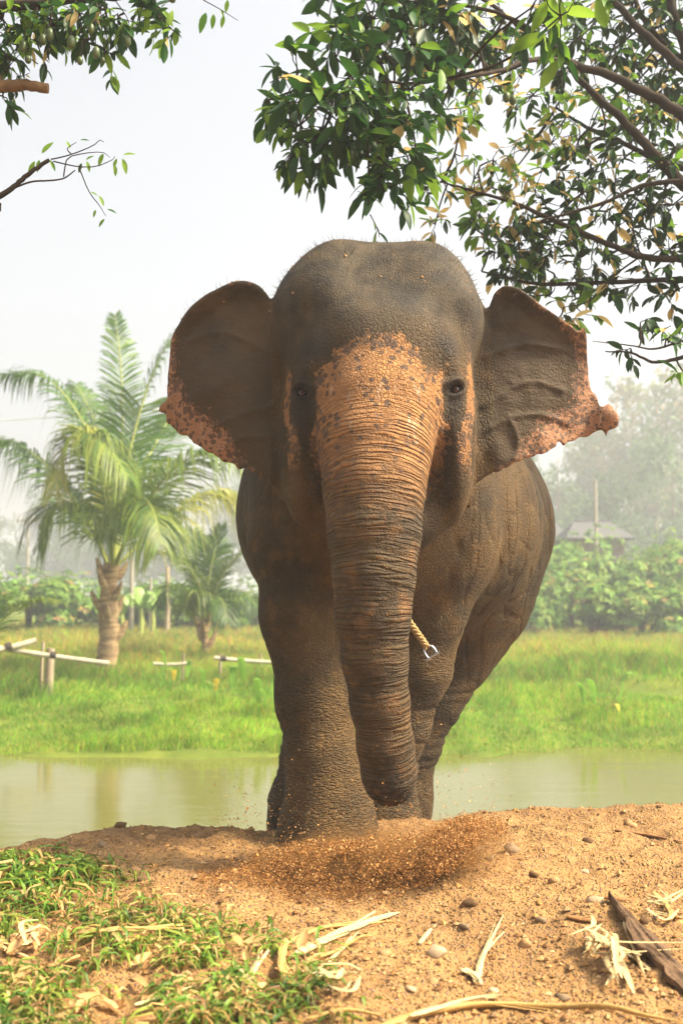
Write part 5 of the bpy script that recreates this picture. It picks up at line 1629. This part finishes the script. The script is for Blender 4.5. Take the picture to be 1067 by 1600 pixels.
# soil flung up by the trunk
SOIL_C = at(560, 1372, 4.15)
def flying_soil(n, mean, sig, lo, hi, stray):
    k = rng.random(n)
    px = np.where(k < .50, rng.normal(590, 80, n), np.where(k < .74, rng.normal(470, 70, n), 690 + 75 * (rng.beta(1.4, 1.2, n) - .35)))
    px = np.clip(px, 320, 775)
    top = np.interp(px, [320, 380, 420, 470, 540, 600, 660, 700, 735, 760, 775], [1385, 1345, 1322, 1312, 1308, 1312, 1300, 1286, 1276, 1274, 1290])
    bot = np.interp(px, [320, 380, 420, 470, 540, 600, 660, 700, 735, 760, 775], [1440, 1456, 1456, 1446, 1436, 1420, 1398, 1376, 1352, 1318, 1300])
    w_ = rng.beta(1.35, 1.7, n)
    lum = vnoise(px / 30 + w_ * 2.2, w_ * 3.2, 0, 71) * .6 + vnoise(px / 11 + w_ * 2, w_ * 8, 0, 72) * .4
    py = top + (bot - top) * w_ + (lum - .5) * 30 + rng.normal(0, 4, n)
    px = px + rng.normal(0, 6, n) + (1340 - py) * .10
    keep = rng.random(n) < np.clip(2.0 * lum - .35, .08, 1)
    px, py = px[keep], py[keep]; m = len(px)
    far = rng.random(m) < stray
    px = np.where(far, rng.uniform(330, 800, m), px); py = np.where(far, py - np.abs(rng.exponential(45, m)), py)
    Y = rng.normal(4.15, .11, m) - (py - 1340) / 1000
    u = (px - 533.5) / F; vv = (800 - py) / F
    dy = math.cos(PITCH) - vv * math.sin(PITCH); dz = math.sin(PITCH) + vv * math.cos(PITCH); s = Y / dy
    P = np.stack([u * s, Y, CAM_Z + dz * s], 1)
    g = ground_z(P[:, 0], P[:, 1]); P[:, 2] = np.maximum(P[:, 2], g + .003)
    sz = np.exp(rng.normal(mean, sig, m)).clip(lo, hi)
    tv = np.array([(1, 1, 1), (-1, -1, 1), (-1, 1, -1), (1, -1, -1)], float)
    vs = tv[None] * rng.uniform(.5, 1.2, (m, 4, 3)) * sz[:, None, None]
    R_ = rng.normal(0, 1, (m, 3, 3)); Q, _ = np.linalg.qr(R_)
    vs = np.einsum('nij,nkj->nki', Q, vs) + P[:, None]
    fs = (np.array([(0, 1, 2), (0, 3, 1), (0, 2, 3), (1, 3, 2)])[None] + (np.arange(m) * 4)[:, None, None]).reshape(-1, 3)
    c = pal([(152, 106, 58), (128, 86, 45), (172, 126, 74), (104, 69, 37), (192, 148, 96)], m, rng)
    return vs.reshape(-1, 3), fs, np.repeat(c, 4, 0)
v1, f1, c1 = flying_soil(180000, -6.5, .35, .0005, .004, .03)
v2, f2, c2 = flying_soil(2600, -5.85, .45, .002, .010, .06)
tag(link('flying_soil', raw_mesh('flying_soil', np.concatenate([v1, v2]), np.concatenate([f1, f2 + len(v1)]), [gm], smooth=False, colors=np.concatenate([c1, c2]))), 'cloud of brown soil flung up in front of the elephant\'s feet', 'soil', kind='stuff')

# fine dust hanging in the flung soil
t = NT('dust_air')
pp_ = t.obj()
ln_ = t.node('ShaderNodeVectorMath', {0: pp_}, operation='LENGTH').outputs['Value']
nz = t.noise(t.map(pp_, (3.0, 1.6, 1.4)), 1.5, 5, .65, .8)
den = t.math('MULTIPLY', t.ramp(ln_, .15, 1.0, 1.0, 0.0), t.ramp(nz, .36, .70))
vol = t.node('ShaderNodeVolumePrincipled', {'Color': lin(210, 156, 96), 'Density': t.math('MULTIPLY', den, 26.0), 'Anisotropy': .2})
t.l.new(vol.outputs[0], t.out.inputs['Volume'])
bm = bmesh.new(); bmesh.ops.create_icosphere(bm, subdivisions=3, radius=1); me = bpy.data.meshes.new('dust_cloud'); bm.to_mesh(me); bm.free(); me.materials.append(t.mat)
dc = tag(link('dust_cloud', me, None, at(575, 1362, 4.12)), 'thin brown dust drifting round the flung soil', 'dust', kind='stuff')
dc.scale = (.66, .22, .21); dc.rotation_euler = (0, math.radians(-9), 0)

# straw, cane and husks
straw_mats = [plain('dry_straw', lin(190, 154, 92), .7, .3, 30, .6, .003, .2, (6, 6, 1)), plain('pale_straw', lin(204, 180, 130), .7, .3, 30, .6, .003, .2, (6, 1, 6)), plain('brown_straw', lin(150, 108, 66), .8, .3, 14, .3, .003, .2)]
def stalk(pts, r, label, m_=0, flat=.5, lift=.012, joints=False, group='dry stalks on the ground'):
    G = [on_ground(a, b, lift * .6) for a, b in pts]
    P = spline(G, 26); c0 = P.mean(0)
    w_ = r * c0[1] / F * np.interp(np.linspace(0, 1, 26), [0, .06, .5, .85, 1], [.5, 1, .9, .6, .15]) * rng.uniform(.85, 1.15, 26)
    if joints: w_ = w_ * np.where(np.arange(26) % 7 == 0, 1.2, 1.0)
    mb = MB(); mb.ribbon(P - c0, w_, min(flat, .55), 8, rng.uniform(-1.2, 1.2))
    L = np.linalg.norm(P[-1] - P[0])
    for k in range(2 if r > 4 else 0):          # split fibres along the stalk
        i0 = int(rng.integers(0, 8)); i1 = int(rng.integers(16, 26))
        Q = P[i0:i1] - c0 + np.outer(np.linspace(0, 1, i1 - i0) ** 2, rng.normal(0, .06 * L, 3) * V(1, 1, .25)) + V(0, 0, .004)
        mb.ribbon(Q, w_[i0:i1] * rng.uniform(.25, .5), .2, 5, rng.uniform(-1.5, 1.5))
    tag(link('dry_stalk', mb.mesh('dry_stalk', [straw_mats[m_]]), None, c0), label, 'stalk', group)
stalk([(590, 1612), (660, 1592), (735, 1578), (800, 1577), (880, 1580), (950, 1580), (1000, 1592), (1075, 1606)], 9, 'long pale cane stalk lying along the bottom edge on the right', 0, .8, .018, True)
stalk([(640, 1600), (690, 1585), (740, 1572), (775, 1572)], 6, 'shorter cane split lying against the long bottom stalk', 1, .6, .03)
stalk([(455, 1502), (520, 1470), (570, 1448), (622, 1432)], 7, 'straw stalk at the top of the heap pointing up right to the flying soil', 1, .6, .02)
stalk([(440, 1482), (500, 1455), (560, 1448), (612, 1440)], 5, 'thin yellow straw lying under the flying soil', 0, .6)
stalk([(462, 1540), (500, 1520), (535, 1490), (560, 1462)], 8, 'broad pale straw blade in the middle of the heap', 1, .35, .02)
stalk([(478, 1512), (520, 1500), (550, 1482), (590, 1468)], 6, 'tan straw crossing the middle of the heap', 0, .5, .03)
stalk([(370, 1600), (385, 1560), (400, 1522), (414, 1490)], 9, 'pale upright leaning straw blade left of the heap', 1, .35, .05)
stalk([(446, 1480), (440, 1520), (452, 1548), (485, 1572)], 7, 'bent tan straw curling down left of the heap', 0, .4, .04)
stalk([(120, 1475), (180, 1470), (235, 1468), (298, 1458)], 6, 'straw lying across the left grass', 0, .5, .05)
stalk([(282, 1494), (310, 1496), (340, 1494)], 5, 'short straw bit in the middle of the grass', 0, .5, .04)
stalk([(746, 1535), (752, 1505), (768, 1470), (786, 1436)], 6, 'upright looking straw stalk right of the pale grey stone', 1, .5, .015)
stalk([(722, 1520), (738, 1528), (752, 1542)], 10, 'short flat straw flake at the foot of the upright straw', 1, .3)
stalk([(655, 1478), (668, 1462), (680, 1448)], 4, 'tiny forked straw above the pale grey stone', 1, .5)
stalk([(884, 1436), (915, 1438), (945, 1440)], 6, 'short reddish brown stick on the right slope', 2, .7)
stalk([(918, 1405), (955, 1407), (990, 1410)], 4, 'thin brown twig above the bark', 2, .7)
stalk([(975, 1450), (990, 1490), (1008, 1535)], 4, 'thin greenish straw beside the bark and husk', 1, .5, .03)
stalk([(1020, 1400), (1038, 1420), (1050, 1440), (1030, 1446)], 5, 'curled straw near the right edge above the bark', 0, .5, .02)
stalk([(960, 1300), (1010, 1308), (1066, 1318)], 5, 'thin tan twig on the crest at the right edge', 2, .6)
stalk([(60, 1428), (52, 1400), (60, 1370), (68, 1352)], 3, 'thin dry stem standing out of the lush grass at the left edge', 0, 1, .06)
stalk([(480, 1600), (540, 1585), (600, 1595)], 6, 'tan straw at the bottom edge below the heap', 0, .5, .02)
stalk([(210, 1590), (262, 1574), (300, 1560)], 5, 'straw in the grass near the bottom edge', 1, .5, .05)

def husk(pts, w_, label, seed):
    r = np.random.default_rng(seed)
    e = empty('corn_husk', on_ground(*pts[0]), label, 'husk', 'pale husks on the ground')
    for k in range(6):
        off = r.normal(0, 9, (len(pts), 2)); off[0] = 0
        v, f = strap([on_ground(a + off[i][0] * (1 + i), b + off[i][1], .012 + .012 * k) for i, (a, b) in enumerate(pts)], w_ * r.uniform(.4, .8), 9, r.uniform(-.8, .8))
        part('blade', raw_mesh('husk_blade', v, f, [straw_mats[1]]), e)
husk([(955, 1500), (962, 1520), (966, 1555)], .016, 'pale husk with frayed tongue hanging down left of the bark', 1)
husk([(915, 1488), (935, 1492), (962, 1505), (1008, 1512)], .014, 'white frayed husk fibres spread left of the bark', 2)
husk([(925, 1470), (915, 1490), (922, 1500)], .008, 'small torn white husk scrap above the frayed husk', 3)
husk([(1010, 1432), (1036, 1436), (1052, 1428)], .010, 'small pale husk scrap at the right edge above the bark', 4)
husk([(60, 1470), (40, 1482), (30, 1500)], .012, 'pale dead leaf scrap in the grass at the left', 6)
husk([(500, 1555), (540, 1560), (560, 1548)], .014, 'torn pale husk at the lower end of the straw heap', 7)

# slab of bark
bark_pts = [(952, 1412), (985, 1445), (1020, 1490), (1060, 1532), (1100, 1570)]
bm_ = plain('bark_slab', lin(112, 88, 66), .95, .4, 10, 1.0, .012, .1, (1, 1, 1), lin(74, 58, 44))
C_ = spline([on_ground(a, b, .02) for a, b in bark_pts], 40)
nseg = 15; vs = []; fs = []; n_ = 40
QJ, UI = np.meshgrid(np.linspace(-1, 1, nseg), np.linspace(0, 1, n_))
NB1 = vnoise(QJ * 5 + 3, UI * 5, 0, 91); NB2 = vnoise(QJ * 14 + 3, UI * 9, 0, 92)
for i in range(n_):
    u = i / (n_ - 1); w_ = .042 * min(1, .12 + 2.2 * u) * (1 + .16 * math.sin(u * 17) + .10 * math.sin(u * 41))
    T1 = C_[min(i + 1, n_ - 1)] - C_[max(i - 1, 0)]; s = np.cross(T1, V(0, 0, 1)); s /= np.linalg.norm(s)
    for layer in (0, 1):
        for j in range(nseg):
            q = j / (nseg - 1) * 2 - 1
            fis = .007 * (NB1[i, j] - .5) + .004 * (NB2[i, j] - .5)
            h_ = .014 * q * .6 + .012 * (1 - q * q) + (fis if layer == 0 else 0) - layer * .016
            vs.append(C_[i] + s * q * w_ + V(0, 0, h_))
W2 = nseg * 2
for i in range(n_ - 1):
    for j in range(nseg - 1):
        a = i * W2 + j; fs.append((a, a + 1, a + W2 + 1, a + W2)); b = a + nseg; fs.append((b, b + W2, b + W2 + 1, b + 1))
    a = i * W2; fs.append((a, a + W2, a + W2 + nseg, a + nseg)); a += nseg - 1; fs.append((a, a + nseg, a + W2 + nseg, a + W2))
for i in (0, n_ - 1):
    for j in range(nseg - 1):
        a = i * W2 + j; fs.append((a, a + nseg, a + nseg + 1, a + 1) if i == 0 else (a, a + 1, a + nseg + 1, a + nseg))
tag(link('bark_slab', raw_mesh('bark_slab', np.array(vs) - C_[20], np.array(fs), [bm_], smooth=False), None, C_[20]), 'weathered curved slab of bark lying at the right edge', 'bark')

# near grass
def near_grass():
    poly = np.array([(-40, 1350), (60, 1352), (135, 1362), (185, 1405), (260, 1445), (340, 1475), (430, 1500), (500, 1540), (545, 1620), (-40, 1640)], float)
    N = 4200
    px = rng.uniform(-40, 590, N); py = rng.uniform(1340, 1640, N)
    dd = poly_sd(px, py, poly); cl = vnoise(px / 45, py / 28, 0, 81)
    lush = np.exp(-(((px - 55) / 75) ** 2 + ((py - 1380) / 34) ** 2))
    ok = (dd < rng.exponential(16, N)) & (rng.random(N) < .04 + 1.0 * sstep(.38, .72, cl) + lush)
    px, py, lush = px[ok], py[ok], lush[ok]
    vs = []; fs = []; cs = []; k0 = 0; n = 0
    for i in range(len(px)):
        g = on_ground(px[i], min(py[i], 1599)) - V(0, max(0, py[i] - 1599) * .004, 0)
        a0 = rng.uniform(0, 6.28)
        tuftdry = rng.random() < .22
        for q in range(int(rng.integers(2, 6))):
            L = rng.uniform(.04, .12) * (1 + .5 * lush[i]); w_ = rng.uniform(.0020, .0060) * (1 + .8 * lush[i])
            a = a0 + q * 1.9 + rng.uniform(-.5, .5); d = V(math.cos(a), math.sin(a), 0); ln = rng.uniform(.45, 1.3)
            tw = rng.uniform(-.6, .6)
            s = V(-d[1] * math.cos(tw), d[0] * math.cos(tw), math.sin(tw)) * w_
            b = g + rng.normal(0, .006, 3) * V(1, 1, 0) - V(0, 0, .006)
            c1 = b + V(0, 0, L * .42) + d * L * .22 * ln; c2 = b + V(0, 0, L * max(.12, .66 - .25 * ln)) + d * L * .55 * ln; c3 = b + V(0, 0, L * max(.0, .75 - .6 * ln)) + d * L * .9 * ln
            fold = V(0, 0, w_ * .6)
            vs += [b - s * .5, b + s * .5, c1 - s + fold, c1, c1 + s + fold, c2 - s * .8 + fold, c2, c2 + s * .8 + fold, c3]
            fs += [((k0, k0 + 1, k0 + 4, k0 + 2)), (k0 + 2, k0 + 3, k0 + 6, k0 + 5), (k0 + 3, k0 + 4, k0 + 7, k0 + 6)]
            n += 1
            dry = rng.random() < (.85 if tuftdry else .22 - .2 * lush[i])
            col = pal([(172, 142, 84), (190, 160, 104), (140, 104, 62)], 1, rng)[0] if dry else pal([(92, 126, 40), (120, 144, 54), (76, 108, 36), (138, 148, 62)], 1, rng)[0]
            cs += [col] * 9; k0 += 9
    tri = np.concatenate([np.array([(i * 9 + 5, i * 9 + 6, i * 9 + 8), (i * 9 + 6, i * 9 + 7, i * 9 + 8)]) for i in range(n)])
    m = leaf_mat('near_grass', None, None, .4, .45, use_attr=True, spec=.3)
    return raw_mesh('near_grass', vs, [np.array(fs), tri], [m], colors=np.array(cs))
tag(link('near_grass', near_grass()), 'tufted green and dry grass in the lower left foreground', 'grass', kind='stuff')

# fallen dry leaves in the grass
dry_mat = leaf_mat('fallen_leaf', lin(178, 130, 82), lin(214, 172, 118), .25, .7, spec=.2)
dl = [raw_mesh('fallen_leaf', v, f, [dry_mat]) for v, f in (leaf_template(.4, .7, 1.25), leaf_template(-.2, .5, 1.1))]
for i in range(70):
    while True:
        px, py = rng.uniform(0, 520), rng.uniform(1390, 1597)
        if py > 1390 + px * .22: break
    o = tag(link('fallen_leaf', dl[i % 2], None, on_ground(px, py, .02)), 'small dry brown leaf lying among the lower left grass', 'leaf', 'dry leaves in the foreground grass')
    s = rng.uniform(.04, .095); o.scale = (s, s, s); o.rotation_euler = (rng.uniform(-.6, .6), rng.uniform(-.5, .4), rng.uniform(0, 6.28))

# crumbs of soil and straw wisps on the elephant's crown
sel = head_top[(EV[head_top, 2] > 2.2)]
sel = rng.choice(sel, 260)
tv = np.array([(1, 1, 1), (-1, -1, 1), (-1, 1, -1), (1, -1, -1)], float)
P = EV[sel]; m_ = len(P)
vs = tv[None] * rng.uniform(.5, 1.2, (m_, 4, 3)) * np.exp(rng.normal(-5.9, .4, m_))[:, None, None] + P[:, None]
fs = (np.array([(0, 1, 2), (0, 3, 1), (0, 2, 3), (1, 3, 2)])[None] + (np.arange(m_) * 4)[:, None, None]).reshape(-1, 3)
tag(link('soil_crumbs', raw_mesh('soil_crumbs', vs.reshape(-1, 3), fs, [gm], smooth=False, colors=np.repeat(pal([(90, 66, 46), (120, 88, 58), (170, 130, 84)], m_, rng), 4, 0))),
    'crumbs of soil scattered on top of the elephant\'s head', 'soil', kind='stuff')
